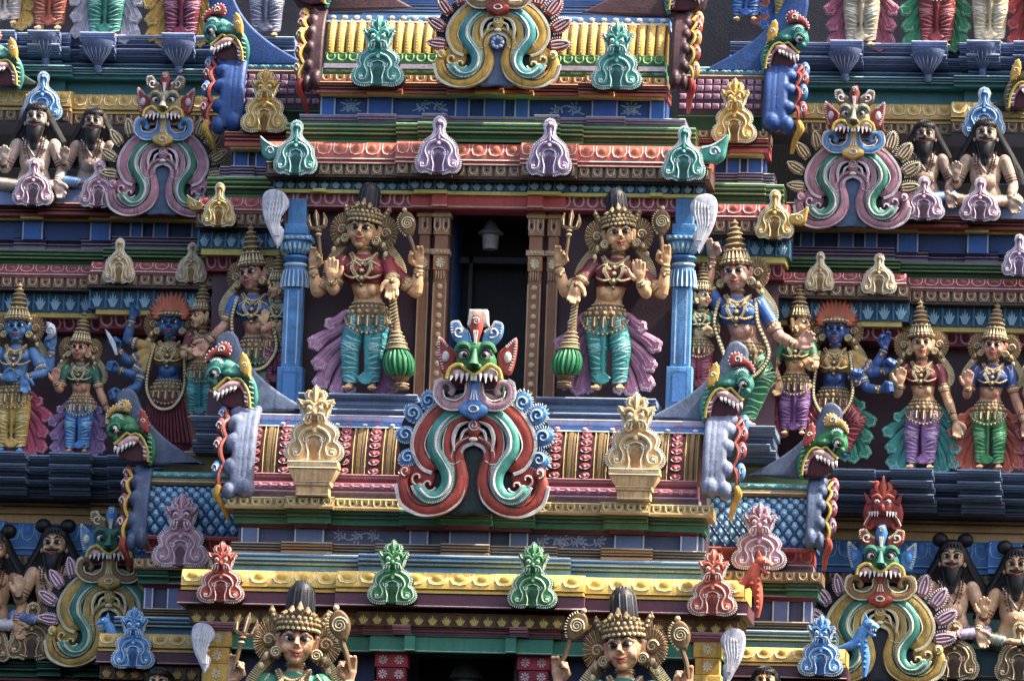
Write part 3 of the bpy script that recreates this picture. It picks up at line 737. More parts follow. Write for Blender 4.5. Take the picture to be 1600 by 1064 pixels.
    for (pa, pb) in ((50, 96), (130, 180), (258, 304)):     # bell brackets below the projecting slabs
        x = (W(pa, 90, 190).x+W(pb, 90, 190).x)/2-AX
        if s > 0: x = -x
        x += AX; zt = W(80, 70 if pa > 100 else 60, 200).z
        mb = MB(); mb.loft([(x, 183, zt-50, 4, 5), (x, 183, zt-46, 7, 7), (x, 183, zt-38, 6, 6), (x, 180, zt-33, 9, 9), (x, 176, zt-18, 20, 17), (x, 174, zt-8, 25, 22), (x, 174, zt, 26, 23)], '#5c6b92', 16)
        for k in range(9):
            a = PI+PI*(k+.5)/9; mb.tube([(x+9*cos(a), 180+9*sin(a), zt-32), (x+20*cos(a), 176+17*sin(a), zt-17), (x+25*cos(a), 174+22*sin(a), zt-5)], [.6, 1.5, .8], '#94a2c4', 4)
        mb.build('bracket', T7, root_off(T7))
    band(T7, 'ledge', [(-160, 0), (-30, 20), (115, 6)], (60, 108, 124), 250, 56, 'ogee', '#2a808a', lines=[(1, '#7cb8c0'), (.74, '#5fa0a8')], end=460, **K)
    band(T7, 'panel_wall', [(-160, 0), (-30, 12), (104, 0)], (60, 124, 150), 250, 30, 'flat', '#22707c', lines=[(1, '#8ab8bc')], end=460, **K)
    band(T7, 'cornice', [(-160, 0), (-30, 18), (114, 0)], (60, 147, 177), 250, 62, 'roll', '#a8883c', ('petal', 24, '#dccb98', '#b89840'), lines=[(.2, '#7a6024')], end=460, mv=(.28, .97), **K)
    band(T7, 'dentil_strip', [(-160, 0), (-30, 18), (114, 0)], (60, 177, 196), 250, 58, 'flat', '#4d3a2c', ('block', 22, '#a8906c', '#6b5238'), end=460, mv=(.1, .95), **K)
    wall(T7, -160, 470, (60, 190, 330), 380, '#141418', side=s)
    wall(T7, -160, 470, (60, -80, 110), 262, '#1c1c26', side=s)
    mb = MB()
    x0 = W(-160, 300, 260).x-AX; x1 = W(350, 300, 260).x-AX
    if s > 0: x0, x1 = -x1, -x0
    mb.box(AX+x0, AX+x1, 116, 380, W(100, 322, 120).z, W(100, 297, 120).z, '#6c80a8'); mb.build('seat_ledge', T7, root_off(T7))
    band(T7, 'dentil_strip', [(-160, 0)], (100, 302, 322), 205, 64, 'flat', '#5e4634', ('block', 22, '#bfa27a', '#75593e'), end=345, mv=(.2, .8), lines=[(1, '#8a6a4c')], **K)
# ------------------------------------------------------------------ towering masonry core behind everything
mb = MB()
core = thing('tower_core', 'dark plastered masonry core of the temple tower seen in gaps behind the shrines', 'tower wall', W(800, 1200, 430))
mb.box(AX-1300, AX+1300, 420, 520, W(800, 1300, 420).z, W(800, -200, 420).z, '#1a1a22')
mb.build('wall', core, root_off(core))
# ------------------------------------------------------------------ gable plaques standing on the cornices
def sc2(pts, sx, sz): return [(p[0]*sx, p[1]*sz) for p in pts]
def inset(pts, k, cz): return [(p[0]*k, cz+(p[1]-cz)*k) for p in pts]
def ribs_along(mb, pts, c, r=.8, l=3.2, y=0, step=1, side=1):
    """short radial strokes along a line: the beaded, painted edge of every scroll"""
    for i in range(0, len(pts)-1, step):
        (x0, z0), (x1, z1) = pts[i][:2], pts[i+1][:2]
        dx, dz = x1-x0, z1-z0; q = math.hypot(dx, dz) or 1
        nx, nz = -dz/q*side, dx/q*side
        mb.tube([(x0, y, z0), (x0+nx*l, y+.4, z0+nz*l)], r, c, 4)
OA = [(0, 0), (11, 0), (20, 3), (29, 2), (35, 9), (36, 19), (31, 29), (30, 38), (24, 48), (14, 55), (8.5, 61), (6.5, 70), (8.5, 77), (6, 84), (0, 87)]
OB = [(0, 0), (12, 1), (24, 0), (36, 4), (41, 14), (37, 25), (30, 31), (33, 42), (28, 52), (17, 59), (14, 63), (18, 70), (20, 80), (25, 90), (14, 89), (11, 94), (14, 101), (7, 103), (0, 112)]
def antefix(kind, px, pyb, d, w, h, cols, label, group=None, pedestal=0, grp_name='gable_plaque', tilt=0):
    base, li, dk = cols
    o = W(px, pyb, d)
    t = thing(grp_name, label, 'ornament', o, group)
    H = OA if kind == 'A' else OB
    W0, H0 = (36, 87) if kind == 'A' else (41, 112)
    sx, sz = w/2/W0, h/H0; k = (sx+sz)/2
    out = sc2(symm(cr(H, 4)), sx, sz)
    z0 = pedestal
    mb = MB()
    cz = h*.42
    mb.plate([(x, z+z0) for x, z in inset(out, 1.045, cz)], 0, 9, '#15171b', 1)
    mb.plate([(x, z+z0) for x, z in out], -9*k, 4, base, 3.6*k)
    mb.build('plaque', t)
    mb = MB(); y = -9*k-.6
    def T(p): return (p[0]*sx, p[1]*sz+z0)
    rim = [T(p) for p in inset(sc2(symm(cr(H, 4)), 1, 1), .885, 34)]
    edge = [(p[0], p[1]+z0) for p in inset(out, .955, cz)]
    ribs_along(mb, edge[3:-3], li, .7*k+.15, -3.4*k, y+1.2, 1)
    mb.tube(rim+[rim[0]], 1.15*k, li, 4, y=y+.6)
    for s in (-1, 1):
        S_ = lambda pts: [T((s*p[0], p[1])) for p in pts]
        # twin ribbons sweeping down from the neck into foot curls
        mb.tube(S_(cr([(3, 50), (14, 45), (20, 34), (15, 22), (18, 10), (27, 9), (29, 17), (23, 19)], 5)), lambda t: k*(3.6-1.2*t), base, 6, flat=.8, y=y)
        mb.tube(S_(cr([(4, 51), (15, 46), (21.5, 34), (16.5, 22), (19, 11.5), (27, 10), (28, 16.5)], 5)), .95*k, li, 4, y=y-2.8*k)
        mb.tube(S_(cr([(0, 40), (9, 36), (11, 26), (8, 14), (9, 3)], 5)), 1.7*k, base, 5, y=y-.6)
        mb.tube(S_(cr([(0, 40), (9, 36), (11, 26), (8, 14), (9, 3)], 5)), .8*k, li, 4, y=y-2.2*k)
        mb.ball((s*25*sx, y-1.5*k, 14*sz+z0), (3*k, 2.4*k, 3*k), li, 7, 5)
        mb.tube(S_(spiral(11, 31 if kind == 'A' else 33, 1, 5, 0, 400, 12)), 1*k, li, 4, y=y-1.5*k)
    # little niche
    mb.plate([T(p) for p in symm(cr([(0, 0), (5, 1), (4, 12), (7, 20), (5, 28), (0, 32)], 3))], y-1.2, y+3, dk, 1.2*k)
    mb.ball((0, y-2*k, 45*sz+z0), (4.2*k, 2.6*k, 4.2*k), base, 8, 5); mb.ball((0, y-4*k, 45*sz+z0), (1.8*k, 1.4*k, 1.8*k), li, 6, 4)
    if kind == 'A':
        mb.tube([T(p)for p in [(0, 52), (0, 62), (0, 72)]], [2.6*k, 1.6*k, 2.2*k], base, 6, y=y-1)
        for s in (-1, 1): mb.tube([T((s*p[0], p[1])) for p in cr([(1, 70), (3, 60), (9, 54), (15, 51)], 4)], .95*k, li, 4, y=y-1)
        mb.ball((0, y-1.5, 78*sz+z0), (4.4*k, 3*k, 4.4*k), base, 8, 6); mb.ball((0, y-3.6*k-1, 78*sz+z0), (1.9*k, 1.2, 1.9*k), li, 6, 4)
        for j in range(9): a = R(-20+27.5*j); mb.ball((7*k*cos(a), y+3, 79*sz+z0+7*k*sin(a)), 1.7*k, base, 6, 4)
    mb.build('scrollwork', t)
    if kind == 'B':
        f = MB(); fy = y-1
        f.ball((0, fy+2, 75*sz+z0), (15*sx, 9*k, 15*sz), base, 12, 8)
        f.ball((0, fy-7*k, 71*sz+z0), (4*sx, 4*k, 5*sz), base, 8, 6)
        for s in (-1, 1):
            f.ball((s*8*sx, fy-5.2*k, 78*sz+z0), (4.2*k, 3*k, 4.2*k), li, 8, 6)
            f.ball((s*7.4*sx, fy-8*k, 77.4*sz+z0), (1.8*k, 1.2*k, 1.8*k), dk, 6, 4)
            f.tube([T((s*p[0], p[1])) for p in cr([(2, 82), (8, 87), (15, 84), (16, 78)], 4)], [2*k, 2.8*k, 1*k], base, 6, y=fy-5*k)
            f.tube([T((s*p[0], p[1])) for p in cr([(1, 68), (7, 69), (12, 66), (14, 60), (10, 55), (6, 58), (8, 61)], 4)], 2*k, base, 6, y=fy-5*k)
            f.tube([T((s*p[0], p[1])) for p in cr([(1, 69.5), (7, 70.5), (13, 67), (15, 60)], 4)], .8*k, li, 4, y=fy-7*k)
            for j in range(2): f.tube([(s*(5+4.5*j)*sx, fy-5.5*k, 67*sz+z0), (s*(5.5+5*j)*sx, fy-7*k, 60*sz+z0)], [1.9*k, .3], li, 5)
            f.plate([T((s*p[0], p[1])) for p in [(13, 78), (19, 80), (26, 92), (17, 90), (12, 86)]], fy-3*k, fy+5, base, 1.5*k)
            f.tube([T((s*p[0], p[1])) for p in [(15, 82), (19, 84), (22, 89)]], .8*k, li, 4, y=fy-3.6*k)
            f.tube([T((s*p[0], p[1])) for p in cr([(3, 88), (9, 94), (8, 102), (13, 102)], 4)], [3*k, 3.4*k, 1.5*k], base, 6, y=fy)
            f.tube([T((s*p[0], p[1])) for p in cr([(4, 90), (10, 95), (9.5, 102)], 4)], .8*k, li, 4, y=fy-3.2*k)
        f.tube([T(p) for p in cr([(0, 84), (0, 94), (0, 104), (0, 112)], 3)], [2*k, 4.6*k, 3.8*k, .8*k], base, 7, y=fy-2)
        f.tube([T(p) for p in [(0, 88), (0, 108)]], .8*k, li, 4, y=fy-5.6*k)
        f.build('lion_face', t)
    if pedestal:
        p = MB(); P_ = pedestal; c = base
        p.box(-w*.28, w*.28, -12, 10, 0, P_*.3, c, 1.5); p.box(-w*.31, w*.31, -15, 10, P_*.3, P_*.42, c, 1.5)
        p.loft([(0, -2, P_*.42, w*.31, 14), (0, -2, P_*.62, w*.42, 19), (0, -2, P_*.8, w*.44, 20)], c, 4) if 0 else p.plate([(-w*.31, P_*.42), (w*.31, P_*.42), (w*.41, P_*.72), (w*.41, P_*.82), (-w*.41, P_*.82), (-w*.41, P_*.72)], -17, 10, c, 2)
        p.box(-w*.43, w*.43, -19, 10, P_*.82, P_*1.02, c, 1.5)
        p.box(-w*.27, w*.27, -12.6, -11.8, 1.5, 2.6, li)
        for zz_ in (.42, .82, 1.0): p.tube([(-w*.42 if zz_ > .5 else -w*.3, -19.2 if zz_ > .5 else -16, P_*zz_), (w*.42 if zz_ > .5 else w*.3, -19.2 if zz_ > .5 else -16, P_*zz_)], .9, li, 4)
        p.build('pedestal', t)
    return t
C_TEAL = ('#3f9f92', '#bfe4da', '#1b5a56'); C_LIL = ('#a98bb0', '#e6d6ea', '#5a4464'); C_YEL = ('#d9a52e', '#f6e7ae', '#7a5212')
C_CREAM = ('#d3b076', '#f3e3c0', '#80602e'); C_BLUE = ('#4a90d6', '#c2def4', '#1c4f8c'); C_BRN = ('#80603c', '#ccb48a', '#40301c')
C_PINK = ('#b3869a', '#e3cdd8', '#5c4050'); C_ORED = ('#b8452f', '#f0c4b4', '#6a1f18'); C_GRN = ('#3c8a4a', '#c4e2b8', '#1c5228')
C_ORG = ('#cc5a38', '#f4cfbf', '#7c2a1a'); C_GOLD = ('#deb070', '#f6e2ba', '#b08048')
for spec in [
 ('A', 462, 274, -80, 66, 86, C_TEAL, 'teal bell-shaped plaque at the left end of the red petal cornice'),
 ('A', 685, 273, -96, 70, 91, C_LIL, 'lilac bell-shaped plaque on the red cornice, left of the doorway axis'),
 ('A', 858, 276, -96, 68, 90, C_LIL, 'lilac bell-shaped plaque on the red cornice, right of the doorway axis'),
 ('A', 1068, 283, -80, 66, 85, C_TEAL, 'teal bell-shaped plaque at the right end of the red petal cornice'),
 ('B', 590, 136, -76, 82, 112, C_TEAL, 'large teal lion plaque on the left half of the yellow roof'),
 ('B', 963, 141, -76, 78, 108, C_TEAL, 'large teal lion plaque on the right half of the yellow roof'),
 ('B', 413, 208, 22, 74, 103, C_YEL, 'yellow lion plaque in front of the left purple-scaled roof'),
 ('B', 1147, 224, 22, 70, 102, C_YEL, 'yellow lion plaque in front of the right purple-scaled roof'),
 ('A', 342, 355, 4, 52, 70, C_YEL, 'small yellow bell-shaped plaque on the left side wing cornice'),
 ('A', 1210, 374, 4, 58, 77, C_YEL, 'small yellow bell-shaped plaque on the right side wing cornice'),
 ('A', 186, 443, 92, 50, 72, C_CREAM, 'cream bell-shaped plaque on the left outer cornice above the small blue-clad lady'),
 ('A', 299, 442, 92, 48, 64, C_CREAM, 'cream plaque tucked beside the left wing wall above the flame-haired goddess'),
 ('A', 1281, 455, 92, 44, 62, C_CREAM, 'cream plaque tucked beside the right wing wall above the flame-haired goddess'),
 ('A', 1373, 460, 92, 54, 64, C_CREAM, 'cream bell-shaped plaque on the right outer cornice above the lady in lilac'),
 ('A', 66, 190, 150, 64, 80, C_BLUE, 'blue bell-shaped plaque behind the heads of the upper left sages'),
 ('A', 1537, 216, 150, 66, 80, C_BLUE, 'blue bell-shaped plaque behind the heads of the upper right sages'),
 ('A', 52, 322, 92, 64, 76, C_PINK, 'dusty pink plaque on the upper left cornice, first from the photo edge'),
 ('A', 154, 325, 92, 60, 76, C_PINK, 'dusty pink plaque on the upper left cornice beside the purple arch'),
 ('A', 1443, 344, 92, 64, 68, C_PINK, 'dusty pink plaque on the upper right cornice beside the purple arch'),
 ('A', 1531, 346, 92, 62, 68, C_PINK, 'dusty pink plaque on the upper right cornice, nearest the photo edge'),
 ('A', 1592, 432, 108, 52, 66, C_LIL, 'lilac plaque cut by the right photo edge below the blue panels'),
 ('B', 345, 942, -192, 72, 94, C_ORED, 'red lion plaque at the left end of the yellow rolled cornice'),
 ('B', 613, 944, -214, 74, 98, C_GRN, 'green lion plaque on the yellow cornice, left of the big arch'),
 ('B', 832, 950, -214, 74, 100, C_GRN, 'green lion plaque on the yellow cornice, right of the big arch'),
 ('B', 1113, 962, -192, 74, 101, C_ORG, 'orange lion plaque at the right end of the yellow rolled cornice'),
 ('B', 282, 886, -14, 88, 116, C_PINK, 'mauve lion plaque in front of the left blue lattice roof'),
 ('B', 1186, 890, -14, 84, 104, C_PINK, 'mauve lion plaque in front of the right blue lattice roof'),
 ('B', 208, 1044, -64, 68, 96, C_BLUE, 'blue lion plaque on the lower left ochre petal cornice'),
 ('B', 1282, 1056, -64, 68, 94, C_BLUE, 'blue lion plaque on the lower right ochre petal cornice'),
 ('A', 50, 1030, 128, 78, 90, C_BRN, 'brown scrolled plaque in front of the lower left sage'),
 ('A', -18, 1034, 128, 70, 84, C_BRN, 'brown scrolled plaque cut by the lower left photo edge'),
 ('A', 1490, 1062, 128, 76, 92, C_BRN, 'brown scrolled plaque in front of the lower right sage'),
 ('A', 1592, 1066, 128, 72, 94, C_BRN, 'brown scrolled plaque at the lower right photo edge')]:
    antefix(*spec, group='gable plaques on the cornices')
antefix('B', 489, 776, -150, 92, 120, C_GOLD, 'golden lion plaque on a stepped pedestal against the left beaded roof', 'golden plaques on pedestals', pedestal=52)
antefix('B', 991, 782, -150, 92, 120, C_GOLD, 'golden lion plaque on a stepped pedestal against the right beaded roof', 'golden plaques on pedestals', pedestal=46)

# ------------------------------------------------------------------ great horseshoe arches with lion masks
def kudu(px, pyb, d, s, c, label, crest='drop', face=True, ros=False, name='horseshoe_arch', niche='#20302e', sz=None):
    """c: outer, ribbon, inner, flame, mous, tongue, skin, ear, crest colours and light"""
    t = thing(name, label, 'ornament', W(px, pyb, d), 'great horseshoe arches with lion masks')
    Z = (sz or s)/s
    li = c['li']
    def P(pts, m=1): return [(m*p[0]*s, p[1]*s*Z) for p in pts]
    k = s
    mb = MB()
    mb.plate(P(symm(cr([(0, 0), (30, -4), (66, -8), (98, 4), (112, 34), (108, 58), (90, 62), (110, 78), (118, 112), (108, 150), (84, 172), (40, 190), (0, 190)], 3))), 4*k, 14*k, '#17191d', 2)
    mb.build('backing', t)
    nb = MB()
    nb.plate(P(symm(cr([(0, -2), (34, -2), (26, 30), (19, 60), (22, 84), (14, 98), (0, 104)], 4))), 0*k, 10*k, niche, 2*k)
    nb.build('niche', t)
    ob = MB(); rb = MB(); ib = MB()
    for m in (-1, 1):
        A1 = P(cr([(0, 170), (26, 164), (54, 152), (76, 128), (84, 100), (72, 74), (52, 66)], 6), m)
        ob.tube(A1, lambda t: k*(13.5*(1-max(0, t-.86)*6)), c['outer'], 10, flat=.55, y=-2*k)
        A1o = P(cr([(0, 182), (26, 175), (60, 162), (85, 132), (93, 100), (80, 70), (62, 60)], 16), m)
        ob.ball((m*80*s, 2*k, 56*s*Z), (22*k, 6*k, 24*k), c['outer'], 14, 9)
        ob.tube(A1o, .85*k, li, 4, y=-7*k); ribs_along(ob, A1o, li, .9*k, 5*k*m, -8*k)
        ob.tube(P(cr([(24, 152), (50, 144), (68, 124), (75, 100), (66, 80)], 6), m), 1*k, li, 4, y=-10*k)
        ob.tube(P(cr([(0, 158), (22, 152), (48, 142), (64, 122), (70, 98), (62, 80)], 6), m), 1*k, '#241614', 4, y=-9.2*k)
        ib.tube(P(cr([(4, 112), (20, 102), (27, 86), (24, 64), (24, 46), (32, 26), (52, 10), (78, 8), (96, 22), (103, 42)], 6), m), .8*k, '#241614', 4, y=-11.5*k)
        ib.tube(P(cr([(8, 114), (25, 104), (33, 86), (29, 64), (29, 48), (37, 32), (54, 17), (76, 15), (90, 26)], 6), m), 1*k, li, 4, y=-10*k)
        for q in ((84, 50, 14), (67, 40, 12)):
            sp = P(spiral(q[0], q[1], q[2], 1.5, 200, 560 if m > 0 else 560, 18), m)
            ob.tube(sp, 3*k, c['outer'], 6, y=-7*k); ob.tube(sp, 1.3*k, li, 4, y=-9.6*k)
        # foot of the arch: outer ribbon round the niche, sweeping out into the upturned scroll
        F1 = P(cr([(0, 112), (18, 106), (27, 88), (22, 64), (20, 44), (28, 22), (50, 6), (78, 4), (100, 20), (108, 42), (104, 56)], 6), m)
        ib.tube(F1, lambda t: k*(8+6*sin(PI*min(1, t*1.05))), c['inner'], 10, flat=.55, y=-4*k)
        ib.tube(P(cr([(0, 103), (14, 96), (18, 82), (13, 62), (10, 42), (18, 14), (44, -4), (80, -8), (110, 8), (120, 40)], 8), m), .85*k, li, 4, y=-8*k)
        ribs_along(ib, P(cr([(0, 103), (14, 96), (18, 82), (13, 62), (10, 42), (18, 14), (44, -4), (80, -8), (110, 8), (120, 40)], 20), m), li, .9*k, -5*k*m if 0 else 5*k*m, -8.4*k)
        ib.ball((m*104*s, -6*k, 60*s*Z), (9*k, 8*k, 10*k), c['inner'], 10, 7)
        ib.tube(P(spiral(103, 60, 8, 1, 270, 620, 14), m), 1.4*k, li, 4, y=-13*k)
        # shell over the niche
        ib.tube(P(cr([(0, 148), (20, 144), (36, 128), (42, 104), (38, 84), (28, 76), (20, 84), (25, 92)], 6), m), lambda t: k*(9-4*t), c['inner'], 8, flat=.9, y=-6*k)
        ib.tube(P(cr([(4, 152), (22, 150), (40, 132), (47, 104), (42, 80), (30, 72), (19, 78)], 7), m), .9*k, li, 4, y=-11*k)
        ib.tube(P(cr([(8, 138), (24, 130), (31, 112), (29, 92)], 5), m), lambda t: k*(1.2+2.4*sin(PI*t)), li, 5, flat=.6, y=-13*k)
        ib.tube(P(cr([(5, 128), (16, 122), (20, 108)], 5), m), lambda t: k*(1+1.6*sin(PI*t)), li, 5, flat=.6, y=-12*k)
        # coloured ribbon
        G1 = cr([(0, 158), (20, 154), (42, 142), (58, 120), (60, 96), (48, 76), (38, 58), (38, 38), (50, 22), (68, 20), (82, 32), (86, 40)], 9)
        rb.tube(P(G1, m), lambda t: k*(11*(1-max(0, t-.9)*7)), c['ribbon'], 10, flat=.6, y=-9*k)
        rb.tube(P([(p[0]-3, p[1]) for p in G1[15:-8]], m), lambda t: k*(.6+2*abs(sin(PI*t*2.5))), li, 4, flat=.5, y=-16*k)
        Go = [(p[0], p[1]) for p in G1]
        ribs_along(rb, P([(G1[i][0]+(G1[i+1][1]-G1[i][1])/math.dist(G1[i], G1[i+1])*-7.5, G1[i][1]-(G1[i+1][0]-G1[i][0])/math.dist(G1[i], G1[i+1])*-7.5) for i in range(len(G1)-1)], m), li, .8*k, 4*k*-m, -13*k)
        ribs_along(rb, P([(G1[i][0]+(G1[i+1][1]-G1[i][1])/math.dist(G1[i], G1[i+1])*4.5, G1[i][1]-(G1[i+1][0]-G1[i][0])/math.dist(G1[i], G1[i+1])*4.5) for i in range(len(G1)-1)], m), li, .8*k, 4*k*-m, -14*k)
    ib.ball((0, -9*k, 128*s*Z), (11*k, 7*k, 15*k), c['inner'], 12, 8); ib.ball((0, -15*k, 110*s*Z), (7*k, 3*k, 4*k), li, 8, 5)
    ib.tube(P(spiral(0, 132, 1, 9, 90, 700, 20)), 1.2*k, li, 4, y=-16*k)
    ob.build('outer_band', t); rb.build('ribbon', t); ib.build('inner_band', t)
    for m in (-1, 1):
        for (fx, fz, a0) in ((72, 170, 115), (95, 150, 80), (105, 117, 45), (100, 82, 5)):
            fb = MB(); cx, cz = fx*s*m, fz*s*Z
            th = R(a0-35)
            if c.get('leafy'):
                th = R(a0*.62+4)
                LF = cr([(-6, -7), (8, -12), (24, -9), (33, 0), (24, 9), (8, 12), (-6, 7)], 4)
                L_ = [(cx+m*(p[0]*cos(th)-p[1]*sin(th))*k, cz+(p[0]*sin(th)+p[1]*cos(th))*k) for p in LF]
                fb.plate(L_, -4*k, 8*k, c['flame'], 4*k)
                for g_ in (-.62, 0, .62):
                    fb.tube([(cx+m*(p[0]*cos(th)-p[1]*g_*sin(th)*.9)*k, cz+(p[0]*sin(th)+p[1]*g_*cos(th)*.9)*k) for p in LF[2:len(LF)//2+1]] if g_ else [(cx+m*q*cos(th)*k, cz+q*sin(th)*k) for q in (0, 12, 24)], 1.6*k, c.get('fli', li), 5, y=-5*k)
                ribs_along(fb, L_, c.get('fli', li), .8*k, 3.4*k*(-1 if m > 0 else -1), -3.4*k)
                fb.build('flame_leaf', t); continue
            lob = cr([(14*cos(a)*1.25, 14*sin(a)) for a in [2*PI*i/8 for i in range(8)]], 4, True)
            lob = [(p[0]*(1+.05*cos(9*i)), p[1]) for i, p in enumerate(lob)]
            L_ = [(cx+m*(p[0]*cos(th)-p[1]*sin(th))*k, cz+(p[0]*sin(th)+p[1]*cos(th))*k) for p in lob]
            fb.plate(L_, -4*k, 8*k, c['flame'], 5*k)
            sp = [(cx+m*p[0]*k, cz+p[1]*k) for p in spiral(1, 0, 11, 1.5, a0+160, a0-330, 22)]
            fb.tube(sp, lambda t: k*(3.4-1.6*t), c['flame'], 6, y=-5*k); fb.tube(sp, 1.05*k, c.get('fli', li), 4, y=-8.2*k)
            ribs_along(fb, L_, c.get('fli', li), .8*k, 4*k*(-1 if m > 0 else -1), -3.4*k)
            fb.build('flame_curl', t)
    if ros:
        mb = MB()
        mb.ball((0, -12*k, 84*s*Z), (14*k, 4*k, 14*k), '#3c4f78', 12, 7)
        for i in range(8): a = i*PI/4; mb.ball((9*k*cos(a), -15*k, 84*s*Z+9*k*sin(a)), (4*k, 2.5*k, 4*k), '#8fa3c4', 7, 5)
        mb.build('rosette', t)
    # moustache scrolls, tongue
    mo = MB(); tg = MB()
    for m in (-1, 1):
        Q = P(cr([(10, 206), (7, 190), (12, 170), (28, 160), (46, 164), (56, 178), (52, 194), (40, 196), (34, 186), (38, 178)], 6), m)
        mo.tube(Q, lambda t: k*(8.5-4*t), c['mous'], 8, flat=.9, y=-18*k)
        mo.tube(P(cr([(4, 198), (4, 176), (18, 156), (44, 155), (62, 172), (62, 192)], 9), m), 1.2*k, li, 4, y=-22*k)
        ribs_along(mo, P(cr([(24, 154), (44, 154), (62, 172), (62, 196), (52, 204)], 8), m), li, .9*k, 5*k*m*1, -22*k)
        mo.tube(P(cr([(13, 196), (15, 178), (28, 168), (44, 172), (48, 184)], 6), m), 1.2*k, li, 4, y=-26*k)
    mo.build('moustache', t)
    tg.plate(P(symm(cr([(0, 138), (8, 142), (20, 148), (22, 158), (10, 168), (7, 184), (6, 204), (0, 205)], 4))), -27*k, -8*k, c['tongue'], 4*k)
    tg.tube(P(cr([(7*cos(a), 155+5*sin(a)) for a in [2*PI*i/8 for i in range(8)]], 3, True)), 1.4*k, li, 4, y=-28*k, closed=True)
    for m in (-1, 0, 1): tg.tube(P([(m*5, 169), (m*2.5, 184)]), [1.5*k, .6*k], li, 4, y=-28*k)
    tg.build('tongue', t)
    if face:
        f = MB(); sk = c['skin']
        f.ball((0, -14*k, 228*s*Z), (32*k, 20*k, 26*k*Z), sk, 18, 12)
        f.ball((0, -22*k, 246*s*Z), (24*k, 14*k, 14*k*Z), sk, 14, 9)
        for m in (-1, 1):
            f.ball((m*22*k, -18*k, 212*s*Z), (14*k, 14*k, 15*k), sk, 12, 8)
            f.tube(P(cr([(4, 238), (12, 252), (24, 252), (31, 242)], 4), m), [3*k, 6.5*k, 3*k], sk, 8, y=-31*k)
            f.tube(P(cr([(34, 222), (38, 206), (40, 188), (34, 176)], 4), m), [4*k, 6*k, 3*k], sk, 7, y=-8*k)
        f.tube([(0, -34*k, 246*s*Z), (0, -42*k, 228*s*Z), (0, -44*k, 220*s*Z)], [3*k, 6*k, 9*k], sk, 10)
        for m in (-1, 1): f.ball((m*7*k, -38*k, 219*s*Z), (5*k, 5*k, 4.5*k), sk, 8, 6)
        f.build('face', t)
        for m in (-1, 1):
            e = MB(); e.ball((m*17*k, -32*k, 238*s*Z), (8.5*k, 6*k, 6.5*k), '#e8e6dc', 10, 7)
            e.ball((m*15*k, -36.6*k, 237*s*Z), (4.2*k, 3*k, 4.6*k), '#0c0c0e', 8, 6)
            e.tube(P(cr([(7, 236), (14, 245), (24, 243), (27, 236)], 4), m), 1.6*k, '#101214', 5, y=-36*k)
            e.build('eye', t)
            e = MB(); e.plate(P(cr([(34, 222), (32, 244), (46, 258), (60, 270), (61, 244), (54, 214), (44, 212)], 4), m), -10*k, -2*k, c['ear'], 3*k)
            ribs_along(e, P(cr([(44, 256), (60, 268), (60, 244), (53, 216)], 7), m), li, .9*k, -4*k*m, -10.5*k)
            e.ball((m*48*k, -11*k, 238*s*Z), (6*k, 3*k, 9*k), li if crest != 'lion' else '#4a90d6', 8, 5)
            e.build('ear', t)
            e = MB()
            e.ball((m*24*k, -26*k, 203*s*Z), (14*k, 8*k, 14*k), '#541a24', 12, 8)
            e.ball((m*25*k, -31*k, 209*s*Z), (12*k, 6*k, 7*k), '#cf9a98', 10, 7)
            for j in range(4):
                e.tube([(m*(10+8*j)*k, -36*k, (208-.5*j*j)*s*Z), (m*(10.6+8.4*j)*k, -39*k, (196+(-3 if j == 1 else 0))*s*Z)], [3.4*k, 2.6*k, .4], '#efe9dc', 6)
            e.build('mouth', t)
        e = MB(); lp = cr([(-42, 200), (-38, 214), (-24, 222), (-12, 214), (0, 206), (12, 214), (24, 222), (38, 214), (42, 200)], 5)
        e.tube(P(lp), 3.2*k, c.get('lip', '#c9a92c'), 6, y=-36*k)
        for m in (-1, 1): e.box(m*2.6*k-2.2*k, m*2.6*k+2.2*k, -38*k, -34*k, 197*s*Z, 205*s*Z, '#efe9dc', .8*k)
        e.build('lip', t)
        cb = MB()
        if crest in ('drop', 'tall', 'lion'):
            cb.tube(P([(0, 246), (0, 262), (0, 284), (0, 300)]), [2*k, 5*k, 11*k, 6*k], c['crest'], 10, flat=.7, y=-26*k)
            cb.tube(P(spiral(0, 290, 1, 6, 0, 500, 14)), 1*k, li, 4, y=-34*k)
            for m in (-1, 0, 1): cb.tube(P([(m*3, 276), (m*1, 256)]), 1*k, li, 4, y=-33*k)
            cb.build('crest', t)
            for m in (-1, 1):
                lb = MB(); lb.plate(P(cr([(8, 256), (12, 274), (22, 282), (28, 292), (40, 288), (38, 268), (26, 254), (16, 250)], 4), m), -26*k, -12*k, c['leaf'], 4*k)
                sp = P(spiral(26, 274, 9, 1.5, -120, 260, 16), m); lb.tube(sp, 1.6*k, li, 4, y=-27.5*k)
                ribs_along(lb, P(cr([(12, 276), (22, 284), (28, 292), (40, 288), (38, 270)], 5), m), li, .9*k, -4*k*m, -26*k)
                lb.build('crest_leaf', t)
            if crest == 'drop':
                cb = MB(); cb.plate(P([(-16, 288), (16, 288), (14, 312), (-14, 312)]), -14*k, 6*k, '#dcccae', 3*k); cb.build('crest_block', t)
